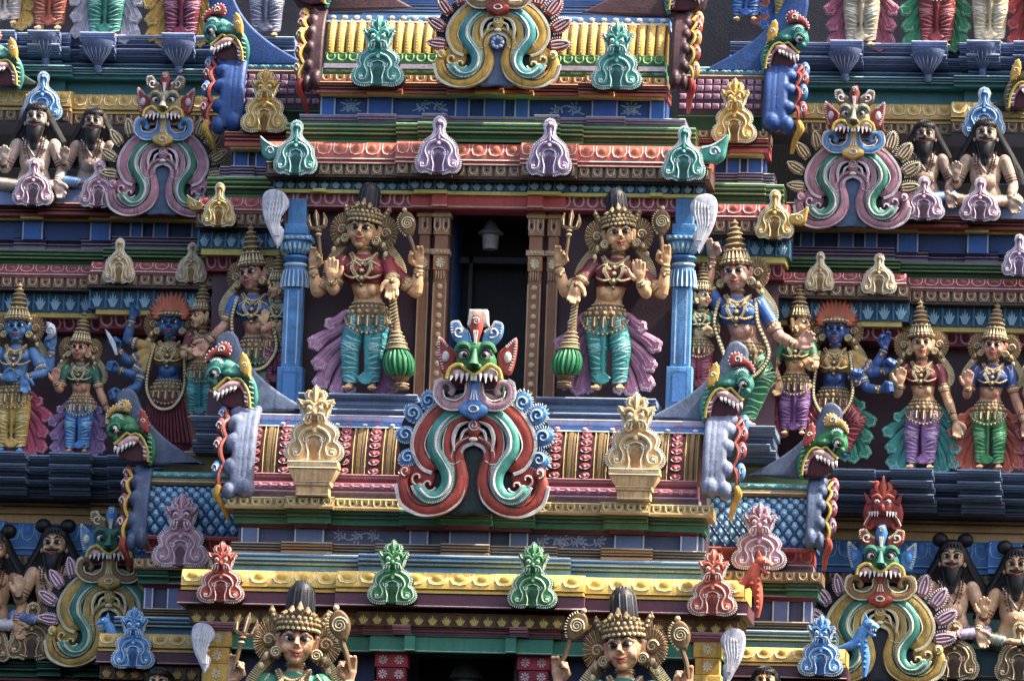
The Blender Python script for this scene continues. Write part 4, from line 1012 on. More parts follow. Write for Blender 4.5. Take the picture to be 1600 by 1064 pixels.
        if crest == 'lion':
            cb = MB(); q = '#96322e'
            cb.plate(P(symm(cr([(0, 296), (26, 296), (36, 320), (32, 344), (22, 352), (24, 370), (12, 376), (0, 388)], 3))), -12*k, 4*k, q, 4*k)
            cb.ball((0, -16*k, 338*s*Z), (20*k, 12*k, 18*k), q, 12, 8); cb.ball((0, -28*k, 332*s*Z), (5*k, 5*k, 8*k), q, 8, 6)
            for m in (-1, 1):
                for j in range(4): cb.tube([(m*(8+5*j)*k, -26*k+j*2*k, 326*s*Z), (m*(8.5+5*j)*k, -28*k+j*2*k, 316*s*Z)], [2.4*k, .3], '#efe9dc', 5)
                cb.ball((m*10*k, -26*k, 346*s*Z), (5*k, 3*k, 4*k), '#f0d8cc', 7, 5); cb.ball((m*9*k, -29*k, 345*s*Z), (2.2*k, 1.5*k, 2.2*k), '#120c0c', 6, 4)
                cb.tube(P(cr([(2, 352), (10, 358), (20, 354)], 4), m), [2*k, 3.4*k, 1*k], '#b8523c', 6, y=-26*k)
                cb.plate(P([(18, 346), (34, 366), (30, 340)], m), -14*k, -4*k, q, 2*k)
                cb.tube(P(cr([(4, 362), (12, 372), (10, 384), (20, 384)], 4), m), [4*k, 5*k, 2*k], '#b8523c', 6, y=-14*k)
                cb.tube(P(cr([(10, 328), (22, 316), (30, 300), (22, 294), (17, 302)], 5), m), 3.6*k, q, 6, y=-16*k)
                cb.tube(P(cr([(10, 330), (24, 318), (33, 300)], 5), m), 1*k, li, 4, y=-20*k)
            cb.tube(P([(0, 356), (0, 376), (0, 398)]), [3*k, 7*k, 1*k], '#b8523c', 8, y=-16*k)
            cb.build('lion_crest', t)
    return t
K1 = dict(outer='#b3402c', ribbon='#3a9a88', inner='#b3402c', flame='#4a8cc8', fli='#b8d8ee', mous='#b58a94', tongue='#4a8cd0', skin='#2f7a48', ear='#b23c30', crest='#b23c30', leaf='#5b9ad6', li='#efd8cc')
kudu(737, 800, -190, 1, K1, 'great red arch in the centre with green lion mask and blue flame curls', sz=1.0)
K2 = dict(leafy=1, outer='#b37c8c', ribbon='#2f8466', inner='#b37c8c', flame='#8a6a44', fli='#d9c29a', mous='#4f90cc', tongue='#d9b04a', skin='#8a8870', ear='#9c3a30', crest='#8c2f26', leaf='#7a6a40', li='#d9c4cc')
kudu(252, 333, 84, .76, K2, 'mauve and green horseshoe arch with grey-green lion mask beside the upper left sages', crest='tall', niche='#4a6484', sz=.75)
kudu(1331, 352, 84, .78, K2, 'mauve and green horseshoe arch with grey-green lion mask beside the upper right sages', crest='tall', niche='#4a6484', sz=.73)
K3 = dict(leafy=1, outer='#d6a42e', ribbon='#36989a', inner='#d6a42e', flame='#a63a3a', fli='#ecc4bc', mous='#8c6a40', tongue='#b23c34', skin='#8c6a40', ear='#a63a3a', crest='#a63a3a', leaf='#d6a42e', li='#f2e6b8')
kudu(776, 132, -98, .84, K3, 'yellow and teal horseshoe arch with red flame curls cropped at the top edge', niche='#5a6c8c', crest='tall', sz=.76, ros=True)
K4 = dict(leafy=1, outer='#b8953a', ribbon='#2a8478', inner='#b8953a', flame='#9c6a80', fli='#dcb8c8', mous='#80603c', tongue='#b99440', skin='#2a6e5c', ear='#3a80c0', crest='#3a80c8', leaf='#80683a', li='#e6d6a0')
kudu(168, 1036, 100, .86, K4, 'ochre and teal horseshoe arch with dark green lion mask beside the lower left sages', crest='tall', niche='#1e2630', sz=.82)
K5 = dict(K4); K5.update(tongue='#b03c2e', leaf='#9c3430', skin='#2a7a64', mous='#96703c')
kudu(1373, 1062, 100, .88, K5, 'ochre and teal horseshoe arch with red lion crest above its green mask, lower right', crest='lion', niche='#1e2630', sz=.8)

# ------------------------------------------------------------------ roof ends: lobed rim with an open-jawed water beast on top
def makara(px, py, d, s, side, c, label, name='beast_head', fh=1.1):
    """c: skin, crest, ear, fin"""
    t = thing(name, label, 'beast head', W(px, py, d), 'open-jawed beast heads on the roof ends')
    def P(pts): return [(side*p[0]*s, p[1]*s) for p in pts]
    k = s
    m = MB(); m.plate(P([(p[0]*fh, p[1]*fh) for p in cr([(-112, -6), (-86, 8), (-56, 26), (-26, 50), (-6, 74), (6, 96), (14, 114), (26, 121), (38, 116), (46, 104), (42, 74), (32, 36), (22, -6), (-40, -10)], 4)]), 6*k, 22*k, c['fin'], 5*k)
    m.build('fin', t)
    m = MB(); sk = c['skin']
    m.tube(P(cr([(-20, -14), (-25, 8), (-21, 32), (-8, 50), (10, 58), (28, 66), (44, 68)], 5)), [4*k, 6*k, 7*k, 8.5*k, 12*k, 15*k, 17*k], sk, 14, y=0)
    m.ball((side*44*k, -3*k, 67*k), (17.5*k, 17*k, 17*k), sk, 18, 13)
    m.tube(P(cr([(46, 66), (54, 54), (52, 44), (44, 32)], 4)), [14*k, 11*k, 9*k, 5.5*k], sk, 12, y=-5*k)
    m.ball((side*53*k, -10*k, 41*k), (6.5*k, 7*k, 6*k), sk, 10, 8)
    m.ball((side*20*k, -6*k, 54*k), (16*k, 12*k, 9*k), sk, 12, 8)
    put(remesh(m, 1.3, 3), 'head', t)
    m = MB()
    for i in range(9): a = R(35+16*i); m.tube([(side*(44+15*cos(a))*k, -13*k, (67+15*sin(a))*k), (side*(44+8*cos(a))*k, -19*k, (67+9*sin(a))*k)], .9*k, '#9fd2b8', 4)
    for q in range(6): m.tube([(side*(-25+q*.4)*k, -8*k, (q*9-8)*k), (side*(-17+q*.5)*k, -9*k, (q*9-5)*k)], .9*k, '#9fd2b8', 4)
    m.build('skin_strokes', t)
    m = MB(); m.ball((side*46*k, -17*k, 52*k), (8.5*k, 6*k, 7.5*k), '#ecebe4', 14, 9); m.ball((side*49*k, -21.5*k, 50*k), (5*k, 3.6*k, 5*k), '#0b0b0d', 9, 7)
    m.tube(P(cr([(37, 52), (40, 60), (48, 62), (56, 56), (58, 49)], 4)), 2.6*k, sk, 6, y=-19*k); m.tube(P(cr([(38, 50), (41, 57.5), (48, 59.5), (55, 54)], 4)), 1.2*k, '#10201a', 5, y=-22*k); m.ball((side*47*k, -25*k, 52*k), 1.1*k, '#e8e8e8', 5, 4)
    m.build('eye', t)
    m = MB(); m.plate(P(cr([(-18, -6), (-13, 20), (2, 38), (20, 38), (38, 26), (38, 4), (14, -8)], 4)), -6*k, 2*k, '#58202a', 2*k)
    m.tube(P(cr([(0, 34), (16, 33), (38, 20)], 4)), [5*k, 9*k, 6*k], '#cf9c9c', 9, y=-11*k)
    m.tube(P(cr([(-12, -4), (-9, 18), (0, 32)], 4)), [2*k, 4*k, 4*k], '#b06c74', 6, y=-10*k)
    m.build('mouth', t)
    m = MB(); L_ = cr([(-19, -8), (-16, 16), (-6, 36), (5, 44), (16, 42), (24, 45), (32, 38), (42, 28), (47, 24)], 5); m.tube(P(L_), 2.9*k, '#bda832', 7, y=-14*k); m.tube(P([(p[0]+1, p[1]+2.5) for p in L_]), 1*k, '#1c2c20', 5, y=-15*k); m.build('lip', t)
    m = MB()
    for (x, z, l) in ((8, 28, 8), (15, 27, 9), (22, 24, 10), (29, 21, 12), (37, 17, 14), (43, 19, 11)):
        m.tube([(side*x*k, -17*k, z*k), (side*(x+1.2)*k, -19*k, (z-l*.5)*k), (side*(x+2.5)*k, -17*k, (z-l)*k)], [3.2*k, 2.5*k, .4], '#eee8dc', 6)
    for q in range(3): m.tube([(side*(-15+q*.9)*k, -14*k, (2+q*8)*k), (side*(-9+q)*k, -16*k, (4+q*8)*k)], [2.4*k, .6], '#eee8dc', 6)
    m.build('teeth', t)
    m = MB(); CR = cr([(24, 84), (19, 94), (24, 106), (36, 108), (46, 100), (58, 92), (64, 80), (62, 72), (55, 80), (46, 86), (34, 86)], 4)
    m.plate(P(CR), -16*k, 2*k, c['crest'], 4*k); e = CR[2:28]
    for p in e[::2]: m.ball((side*p[0]*k, -14*k, p[1]*k), 1.8*k, '#ecd6c6', 6, 4)
    m.tube(P(spiral(35, 96, 6.5, 1.5, -40, 400, 16)), 1.3*k, '#ecd6c6', 4, y=-17.2*k)
    m.build('crest', t)
    m = MB(); EA = cr([(-18, 44), (-17, 66), (-10, 84), (-2, 90), (3, 80), (2, 62), (-6, 50)], 4); m.plate(P(EA), -18*k, -8*k, c['ear'], 4*k)
    for p in EA[::3]: m.ball((side*p[0]*k, -15*k, p[1]*k), 1.2*k, '#f0e0b0', 5, 4)
    m.tube(P(spiral(-7, 68, 5, 1, 0, 380, 12)), 1*k, '#f0e0b0', 4, y=-18.6*k)
    m.build('ear', t)
    return t
def roof_end(px, ref, dtop, dfront, side, c, label, w=24, n=4, foot=True, tail=None):
    """the thick horseshoe rim closing a barrel roof: body along the curve, bulging lobes, coloured outer edge"""
    pr, yt, yb = ref
    o = W(px, yb, dfront); zt = W(pr, yt, dtop-(dtop-dfront)*.4).z-o.z; zb = 0
    t = thing('roof_end', label, 'ornament', o, 'lobed rims closing the barrel roofs')
    def pt(q, ox=0, oy=0):
        a = R(90*q)
        return (ox*side, (dtop-dfront)-(dtop-dfront+8+oy)*sin(a), zb+(zt-zb+6+oy)*cos(a) if q <= 1 else zb-(q-1)*60)
    m = MB(); T = [.12+.98*i/12 for i in range(13)]
    body = c['body']
    for ox in (-w*.6, -w*.2, w*.2, w*.5): m.tube([pt(q, ox, 3) for q in T], w*.4, body, 10, flat=.9)
    if foot: m.ball((-w*.3*side, -8, 2), (w*.8, 16, 17), body, 12, 8)
    for j in range(n):
        q = .22+.78*j/(n-.2); p = pt(q, w*1.0, 0); m.ball((p[0]-side*w*.2, p[1]+2, p[2]), (w*.75, 13, (zt/n)*.5), body, 12, 8)
    if foot: m.ball(pt(1.05, w*.9, 0), (w*.6, 14, 15), body, 12, 8)
    put(remesh(m, 1.6, 3), 'rim_body', t)
    m = MB(); e = []
    for j in range(n*8+1):
        q = .14+.9*j/(n*8); a = abs(sin(PI*j/8)); e.append(pt(q, w*1.45+7*a, 1+3*a))
    m.tube(e, 3.4, c['rim'], 7)
    m.tube([(p[0]+side*3, p[1]-2, p[2]) for p in e], 1.2, '#1a1c22', 4)
    m.build('rim_edge', t)
    m = MB()
    for j in range(n):
        q = .25+.8*j/n; p = pt(q, w*1.75+7, -2); cc = c['curls'][j % len(c['curls'])]
        m.ball((p[0]-side*2, p[1], p[2]), (8, 7, 14), cc, 10, 7); m.tube([(p[0]+v[0]*side*.6, p[1]-7.2, p[2]+v[1]) for v in spiral(0, 0, 8, 1.5, 0, 400, 12)], 1.1, c.get('cl', '#e6d0cc'), 4)
    m.build('edge_curls', t)
    if foot:
        m = MB(); m.tube(cr([pt(.98, w*1.7, 6), pt(1.15, w*1.9, 4), pt(1.4, w*1.5, 2), pt(1.7, w*1.2, 0)], 5), [4, 6.5, 5, 3], c.get('tail', '#cf9f2c'), 8); m.build('tail_scroll', t)
    return t
GR = dict(body='#75809c', rim='#a0402e', curls=['#4a8cc8', '#a63c40', '#a63c40', '#4a8cc8'])
GR2 = dict(body='#4a5c7c', rim='#d2a22e', curls=['#a03c44', '#7a4058'], tail='#b3442e')
BL = dict(body='#1d4a8c', rim='#b23a30', curls=['#3d78b8', '#a63c40'], tail='#d2a22e', line='#13305c')
MR = dict(body='#4a2c30', rim='#dba82c', curls=['#c08a2c', '#b23a30'], tail='#b23a30', line='#2c181c')
MC = dict(skin='#3a8c7c', crest='#a83a34', ear='#d9a42c', fin='#64738f')
MC2 = dict(skin='#2f8250', crest='#d3a43c', ear='#a83a34', fin='#4f5f7c')
MC3 = dict(skin='#358a80', crest='#a83a34', ear='#d9a42c', fin='#1e4c8e')
for s in (-1, 1):
    L_ = 'left' if s < 0 else 'right'
    roof_end(378 if s < 0 else 1116, (500, 645, 765), -62, -128, s, GR, 'grey lobed rim with red edge closing the %s end of the big beaded roof' % L_, w=20, n=4)
    makara(376 if s < 0 else 1120, 632 if s < 0 else 648, -90, .88, s, MC, 'green beast head with red crest over the %s end of the beaded roof' % L_)
    roof_end(218 if s < 0 else 1271, (280, 737, 845), 42, -6, s, GR2, 'grey lobed rim with yellow edge closing the %s lattice roof' % L_, w=13, n=4)
    makara(218 if s < 0 else 1270, 716 if s < 0 else 738, 10, .84, s, MC2, 'green beast head with yellow crest and red ear over the %s lattice roof' % L_)
    roof_end(361 if s < 0 else 1212, (400, 98, 195), 84, 44, s, BL, 'blue lobed rim with red edge closing the %s purple-scaled roof' % L_, w=21, n=4)
    makara(366 if s < 0 else 1212, 92 if s < 0 else 104, 60, .8, s, MC3, 'green beast head on a blue fin above the %s purple-scaled roof' % L_, fh=1.3)
    roof_end(492 if s < 0 else 1060, (600, 22, 130), 26, -30, s, MR, 'dark maroon lobed rim with yellow edge closing the %s end of the yellow roof' % L_, w=12, n=5, foot=True)
    makara(494 if s < 0 else 1062, 2 if s < 0 else 12, 0, .82, s, dict(MC3, fin='#5a3a3c'), 'beast head over the %s end of the yellow roof, mostly above the photo' % L_, fh=1.7)
makara(14, 130, 150, .8, -1, dict(MC, fin='#2c3c34'), 'green beast head with red crest cut by the left photo edge', fh=.62)
makara(1592, 165, 150, .8, 1, dict(MC, skin='#7a6a38', fin='#2c3c34'), 'ochre beast head cut by the right photo edge', fh=.62)

# ------------------------------------------------------------------ white wings, corner horns, lamps
def wing(px, py, d, s, side, label):
    t = thing('wing', label, 'wing', W(px, py, d), 'white wings at the pillar tops')
    m = MB(); P = lambda pts: [(side*p[0]*s, p[1]*s) for p in pts]
    m.plate(P(cr([(-2, -4), (6, 12), (17, 34), (23, 58), (21, 78), (8, 85), (-9, 80), (-17, 66), (-13, 54), (-6, 44), (-5, 32), (-11, 24), (-9, 8)], 5)), -7*s, 5*s, '#d5d5e2', 4*s)
    m.build('feathers', t)
    m = MB()
    for j in range(5):
        m.tube(P(cr([(-9+4.5*j, 74-j*2), (-9+5*j, 56-j), (-4+3.5*j, 36), (-5+1.6*j, 14)], 5)), 1.5*s, '#eeeef4', 5, y=-7.2*s)
        for q in range(4): m.tube(P(cr([(-10+5*j, 66-9*q), (-8+5*j, 62-9*q), (-5.5+5*j, 66-9*q)], 3)), .8*s, '#aeb0c6', 4, y=-7.6*s)
    m.build('quills', t)
wing(431, 384, -62, 1.05, -1, 'white feathered wing at the left blue pillar top')
wing(1094, 392, -62, 1.05, 1, 'white feathered wing at the right blue pillar top')
wing(318, 1050, -170, .9, -1, 'white feathered wing at the lower left yellow pillar')
wing(1140, 1064, -170, .95, 1, 'white feathered wing at the lower right yellow pillar')
def horn(px, py, d, s, side, c, li, label):
    t = thing('corner_horn', label, 'ornament', W(px, py, d), 'upturned horns on the cornice corners')
    m = MB(); P = lambda pts: [(side*p[0]*s, p[1]*s) for p in pts]
    m.plate(P(cr([(-20, 0), (-18, 22), (-4, 26), (12, 34), (26, 44), (24, 26), (20, 6), (8, -4)], 5)), -8*s, 12*s, c, 4*s); m.build('leaf', t)
    m = MB(); m.tube(P(spiral(4, 14, 9, 2, 0, 420, 18)), 1.6*s, li, 4, y=-8.6*s); m.tube(P(cr([(-16, 20), (0, 24), (16, 34), (24, 42)], 5)), 1.2*s, li, 4, y=-8.6*s); m.build('scroll', t)
horn(1112, 252, -75, .95, 1, '#3f9f92', '#d8efe6', 'teal upturned horn at the right corner of the red petal cornice')
horn(426, 248, -75, .8, -1, '#3f9f92', '#d8efe6', 'teal upturned horn at the left corner of the red petal cornice')
horn(1246, 350, 0, .62, 1, '#cf9f2c', '#f4e3a6', 'yellow upturned horn at the right side wing cornice')
horn(305, 328, 0, .55, -1, '#b8923a', '#f4e3a6', 'yellow upturned horn at the left side wing cornice')
def lion(px, py, d, s, side, c, li, label):
    """small rearing lion: arched neck, snarling head, mane"""
    t = thing('corner_lion', label, 'lion', W(px, py, d), 'little snarling lions on the lower cornice corners')
    m = MB(); P = lambda pts: [(side*p[0]*s, p[1]*s) for p in pts]
    m.tube(P(cr([(-34, 8), (-14, 12), (0, 20), (8, 36), (16, 46)], 5)), [2*s, 8*s, 11*s, 11*s, 10*s], c, 10)
    m.tube(P(cr([(4, 34), (10, 12), (14, -14), (12, -40)], 5)), [8*s, 9*s, 7*s, 4*s], c, 9)
    m.ball((side*18*s, -2*s, 48*s), (12*s, 10*s, 11*s), c, 12, 9); m.tube(P([(20, 48), (30, 46), (34, 42)]), [8*s, 6*s, 4*s], c, 8, y=-4*s)
    m.tube(P([(16, 38), (24, 32), (30, 30)]), [5*s, 4*s, 2.5*s], c, 7, y=-4*s)
    for q in range(5): m.ball((side*(2+q*1.5)*s, -6*s, (14+7*q)*s), 4.4*s, c, 7, 5)
    m.plate(P([(8, 54), (12, 68), (18, 58)]), -6*s, 2*s, c, 2*s)
    for q in range(6): m.ball((side*(14-.3*q)*s, -7*s, (20-9*q)*s), 3*s, c, 6, 5)
    m = m.build('body', t)
    m = MB(); m.ball((side*22*s, -11*s, 51*s), 2.6*s, '#f3e9dc', 7, 5); m.ball((side*23*s, -13*s, 51*s), 1.3*s, '#150c08', 5, 4)
    for q in range(3): m.tube([(side*(22+4*q)*s, -9*s, 41*s), (side*(22.5+4*q)*s, -9*s, 36*s)], [1.6*s, .3], '#f3ece0', 5)
    m.build('fangs_and_eye', t)
lion(1172, 925, -170, .95, 1, '#cf5434', '#f0c4b4', 'small orange lion at the right corner of the yellow cornice')
lion(1340, 1020, -40, .9, 1, '#4a90d6', '#c2def4', 'small blue lion at the corner of the lower right ochre cornice')
lion(176, 1008, -40, .75, -1, '#4a90d6', '#c2def4', 'small blue lion at the corner of the lower left ochre cornice')
# hanging lamp in the doorway
t = thing('hanging_lamp', 'grey enamel shaded lamp hanging inside the upper doorway', 'lamp', W(766, 390, 40))
m = MB(); m.loft([(0, 0, 0, 12, 12), (0, 0, 24, 14, 14), (0, 0, 27, 12, 12)], '#8c8c8a', 18); m.build('glass_jar', t)
m = MB(); m.loft([(0, 0, 24, 21, 21), (0, 0, 27, 20, 20), (0, 0, 32, 13, 13), (0, 0, 42, 8, 8), (0, 0, 46, 4, 4)], '#5c6468', 20); m.build('shade', t)
m = MB(); m.tube([(0, 0, 46), (0, 0, 54), (3, 0, 60), (0, 0, 64), (0, 0, 80)], 2, '#3a4044', 6); m.build('hook', t)
t = thing('hanging_lamp', 'dark bell-shaped lamp in the bottom doorway, cropped by the photo', 'lamp', W(727, 1072, -60))
m = MB(); m.loft([(0, 0, -20, 20, 20), (0, 0, 8, 21, 21), (0, 0, 12, 27, 27), (0, 0, 16, 25, 25), (0, 0, 28, 17, 17), (0, 0, 33, 6, 6), (0, 0, 40, 3, 3), (0, 0, 44, 5, 5), (0, 0, 52, 1, 1)], '#3c4446', 20); m.build('shade', t)
# ------------------------------------------------------------------ painted plaster figures
G1, G2, G3 = '#7c5e38', '#cdb586', '#3e2e1c'
SKIN, PALE, BLUE, CREAM = '#e8b078', '#c2a28c', '#2f68ae', '#d6b890'
def ring(mb, c, rx, ry, r, mat, n=16, tilt=0, axis=None):
    """torus round a vertical (or tilted) limb"""
    pts = []
    ax = Vector(axis).normalized() if axis is not None else Vector((0, 0, 1))
    u = ax.cross(Vector((0, 1, 0)));
    if u.length < .1: u = Vector((1, 0, 0))
    u.normalize(); v = ax.cross(u)
    for i in range(n):
        a = 2*PI*i/n; p = Vector(c)+u*(rx*cos(a))+v*(ry*sin(a)); pts.append(tuple(p))
    o = len(mb.v)
    rr = []
    for i, p in enumerate(pts): pass
    mb.tube(pts, r, mat, 5, closed=True)
def hand(mb, w, ang, kind, th, mat, h=1.):
    """palm, four unequal fingers with knuckles, thumb from the side of the palm. w wrist, ang direction in the facade plane, th = +-1 thumb side"""
    a = R(ang); u = Vector((cos(a), 0, sin(a))); v = Vector((-sin(a), 0, cos(a)))*th; n = Vector((0, -1, 0)); w = Vector(w)
    P = lambda x, y, z=0: tuple(w+u*(x*h)+v*(y*h)+n*(z*h))
    mb.tube([P(-2, 0), P(3, 0), P(8, 0), P(13, 0)], [4.4*h, 6*h, 8*h, 7.4*h], mat, 10, flat=.5)
    L = [11, 14.5, 13.5, 10]; Y = [5.8, 2, -2, -5.8]
    for i in range(4):
        l = L[i]; y = Y[i]
        if kind in ('open', 'down'):
            b = 1.5 if kind == 'open' else 3.5
            pts = [P(11, y*.9), P(13+l*.35, y*1.08, .6), P(13+l*.7, y*1.16, b), P(13+l, y*1.2, b*1.9)]
        elif kind == 'grip':
            pts = [P(10, y*.95), P(16, y*1.02, 3), P(17.5, y*1.02, 8), P(13, y*.98, 11.5), P(8, y*.95, 10)]
        else:       # pinch: first two curled to the thumb, the others raised
            pts = [P(11, y*.9), P(17, y*1.05, 4), P(17, y*.9+1.5, 9), P(12, y*.6+3, 11)] if i < 2 else [P(11, y*.9), P(18, y*1.1, 2), P(21+l*.1, y*1.2, 5), P(20+l*.2, y*1.25, 8)]
        mb.tube(pts, [2.9*h, 2.75*h, 2.5*h, 1.9*h], mat, 7)
    if kind in ('grip', 'pinch'): pts = [P(3, 5), P(8, 9.5, 4), P(13, 8, 9), P(15, 4, 11)]
    else: pts = [P(2, 5), P(7, 10.5, 1), P(12, 13, 2), P(16, 13.5, 3)]
    mb.tube(pts, [3.6*h, 3.5*h, 2.8*h, 2*h], mat, 7)
def lerp3(a, b, t): return tuple(a[i]+(b[i]-a[i])*t for i in range(3))
def v3(p, y=0): return (p[0], p[2], p[1]) if len(p) == 3 else (p[0], y, p[1])      # (x, height[, depth])
def fig(name, label, px, py, d, s, skin=SKIN, top=None, legsc=None, arms=(), legs=None, crown='cone', drape=(), head=(0, 0), beard=False, seated=False, halo=True,
        hz=118, hip=0, chest=0, vox=1.25, group=None, fire=False, garland=False, hair=None, cat='statue', skirt=None, plump=1., only=None, fan=False, mane=False, flare=True, foldc=None, female=True, necklace=True, shawl=None):
    t = thing(name, label, cat, W(px, py, d), group)
    sc = lambda mb: mb
    dz = hz-118
    def Z(z): return z+dz
    def X(z): return hip+(chest-hip)*max(0, min(1, (z-118)/95))      # the spine may lean from hip to chest
    def fin(mb, nm, par=t):
        mb.v = [(p[0]*s, p[1]*s, p[2]*s) for p in mb.v]
        return mb.build(nm, par)
    hx, hzz = X(213)+head[0], Z(255)
    # ---------------- the body, one continuous skin
    b = MB(); m = M(skin, .45, .15, .35)
    pw = plump; th = 1.22 if beard else 1.14
    if only != 'legs':
        b.loft([(X(112), 0, Z(108), 27*pw, 17), (X(118), 0, Z(120), 30*pw, 18), (X(135), 0, Z(135), 26*pw, 17), (X(152), 0, Z(152), 21*pw, 14), (X(170), 0, Z(170), 25*pw, 16), (X(190), 0, Z(190), 30, 17), (X(205), 1, Z(205), 31, 14), (X(213), 2, Z(214), 22, 11), (X(213)+head[0]*.2, 2, Z(220), 11, 10), (X(213)+head[0]*.7, 0, Z(238), 9.5, 9.5)], m, 20)
        b.ball((X(158), -11*pw, Z(157)), (18*pw, 11*pw, 14*pw), m, 14, 9)
        if female:
            for q in (-1, 1): b.ball((X(158)+q*8, -14, Z(159)), (9.5, 10, 11), m, 12, 8)
        else:
            for q in (-1, 1): b.ball((X(192)+q*13, -13, Z(194)), (13, 8, 10), m, 12, 8)
        b.ball((X(158), -23.5*pw if not female else -21, Z(156)), (1.8, 2, 1.8), m, 6, 4)
    for i, ar in enumerate(arms):
        S_, E_, W_ = v3(ar[0], 0), v3(ar[1], ar[5] if len(ar) > 5 else -4), v3(ar[2], (ar[5] if len(ar) > 5 else -4)-8)
        S_, E_, W_ = [(p[0]+(X(200) if j == 0 else 0), p[1], Z(p[2])) for j, p in enumerate((S_, E_, W_))]
        b.ball(S_, (11.5, 11, 11.5), m, 12, 8)
        b.tube([S_, lerp3(S_, E_, .4), lerp3(S_, E_, .85), E_], [10.5*th, 10.5*th, 9*th, 8.5*th], m, 12)
        b.ball(E_, 8.6, m, 10, 7)
        b.tube([E_, lerp3(E_, W_, .3), lerp3(E_, W_, .8), W_], [8.5*th, 9*th, 6.5*th, 5.6*th], m, 12)
        hand(b, W_, ar[3][1], ar[3][0], ar[3][2], m, 1.28)
    LG = legs or [((-17, 118), (-19, 66), (-17, 10), -100), ((17, 118), (19, 66), (17, 10), -80)]
    for lg in LG:
        H_, K_, A_ = v3(lg[0], 0), v3(lg[1], -6), v3(lg[2], 0)
        H_ = (H_[0]+hip, H_[1], H_[2]+dz if seated else H_[2])
        b.tube([H_, lerp3(H_, K_, .35), lerp3(H_, K_, .9), K_], [17, 16.5, 11.5, 11], m, 12)
        b.ball(K_, 11, m, 10, 7)
        b.tube([K_, lerp3(K_, A_, .35), lerp3(K_, A_, .85), A_], [11, 10.5, 6.5, 6], m, 12)
        fa = R(lg[3]); fx, fy = cos(fa), sin(fa)
        if seated and len(lg) > 4:      # foot laid on its side
            b.tube([A_, (A_[0]+fx*10, A_[1]-3, A_[2]+fy*10), (A_[0]+fx*20, A_[1]-4, A_[2]+fy*16)], [6, 6.5, 4.5], m, 9)
        else:
            b.tube([(A_[0], A_[1]+4, A_[2]-2), (A_[0]+fx*8, A_[1]+fy*10, A_[2]-5), (A_[0]+fx*16, A_[1]+fy*18, A_[2]-6.5)], [6, 6, 4.6], m, 9)
            for j in range(5):
                q = (j-2)*2.7; b.ball((A_[0]+fx*20-fy*q, A_[1]+fy*21+fx*q, A_[2]-7.5), (2.2, 3, 2.2) if j else (2.4, 3.2, 2.6), m, 7, 5)
    # head
    turn = R(head[1]); tilt = R(head[2] if len(head) > 2 else 0)
    HM = Matrix.Translation((hx, -2, hzz)) @ Matrix.Rotation(tilt, 4, 'Y') @ Matrix.Rotation(turn, 4, 'Z') @ Matrix.Diagonal((1.17, 1.17, 1.15, 1))
    if only != 'legs':
        h = MB()
        h.ball((0, 2, 3), (18.5, 20, 22.5), m, 20, 14); h.ball((0, -4, -10), (14.5, 14.5, 14), m, 16, 11)
        h.ball((0, -12, -20), (6.5, 6, 5), m, 10, 7)
        for q in (-1, 1):
            h.ball((q*10, -11, -7), (7, 6.5, 7.5), m, 10, 7)
            h.tube([(q*17.5, 3, 10), (q*21.5, 4, 7), (q*21, 3, -4), (q*19, 1, -12)], [2.4, 3.8, 3, 2.8], m, 8)
            h.tube([(q*3, -17.5, 8), (q*9, -17.5, 9.5), (q*15, -12, 6)], [1.6, 2.6, 1.6], m, 7)
        h.tube([(0, -17, 7), (0, -20.5, 0), (0, -23, -5)], [2.2, 2.8, 3.6], m, 8); 
        for q in (-1, 1): h.ball((q*3, -20.5, -6), (2.4, 2.6, 2.2), m, 7, 5)
        h.tube([(-6, -17.2, -12.5), (0, -19.6, -12), (6, -17.2, -12.5)], [1.2, 2.1, 1.2], m, 7); h.tube([(-5, -17, -15.2), (0, -18.8, -16), (5, -17, -15.2)], [1, 2.1, 1], m, 7)
        b.merge(h, HM)
    b.v = [(p[0]*s, p[1]*s, p[2]*s) for p in b.v]
    put(remesh(b, vox, 2), 'body', t)
    def hm(): return MB()
    def hfin(mb, nm):
        mb.v = [tuple(HM @ Vector(p)) for p in mb.v]; return fin(mb, nm)
    blk = '#0e0d10'
    if only != 'legs':
        for q in (-1, 1):
            e = hm(); e.ball((q*7.8, -16.4, 3), (5.6, 3.2, 3.6), '#e9e6df', 10, 7); e.ball((q*7.2, -18.7, 2.9), (3.7, 1.7, 3.5), blk, 8, 6)
            e.tube([(q*2.6, -18.6, 2.6), (q*6, -20, 5.6), (q*10, -18.6, 5.6), (q*13.6, -15, 3.6)], [.6, 1.1, 1, .5], blk, 5)
            e.tube([(q*2.8, -18.6, 2), (q*7, -19.6, .2), (q*12, -16.6, 1.8)], .5, blk, 4)
            hfin(e, 'eye')
            e = hm(); e.tube([(q*2.4, -19.5, 8.6), (q*7, -20, 12), (q*12, -17.5, 11.4), (q*15.5, -13.5, 8.6)], [.8, 1.4, 1.2, .5], blk, 5); hfin(e, 'brow')
        e = hm(); e.tube([(-8.2, -16.8, -9.8), (-3, -20.4, -12.2), (0, -21, -12.8), (3, -20.4, -12.2), (8.2, -16.8, -9.8)], [.4, 1.3, 1.1, 1.3, .4], '#8c2a22', 6)
        e.tube([(-5, -18.2, -14.4), (0, -20.4, -15.6), (5, -18.2, -14.4)], [.5, 1.7, .5], '#a83a30', 6); hfin(e, 'lips')
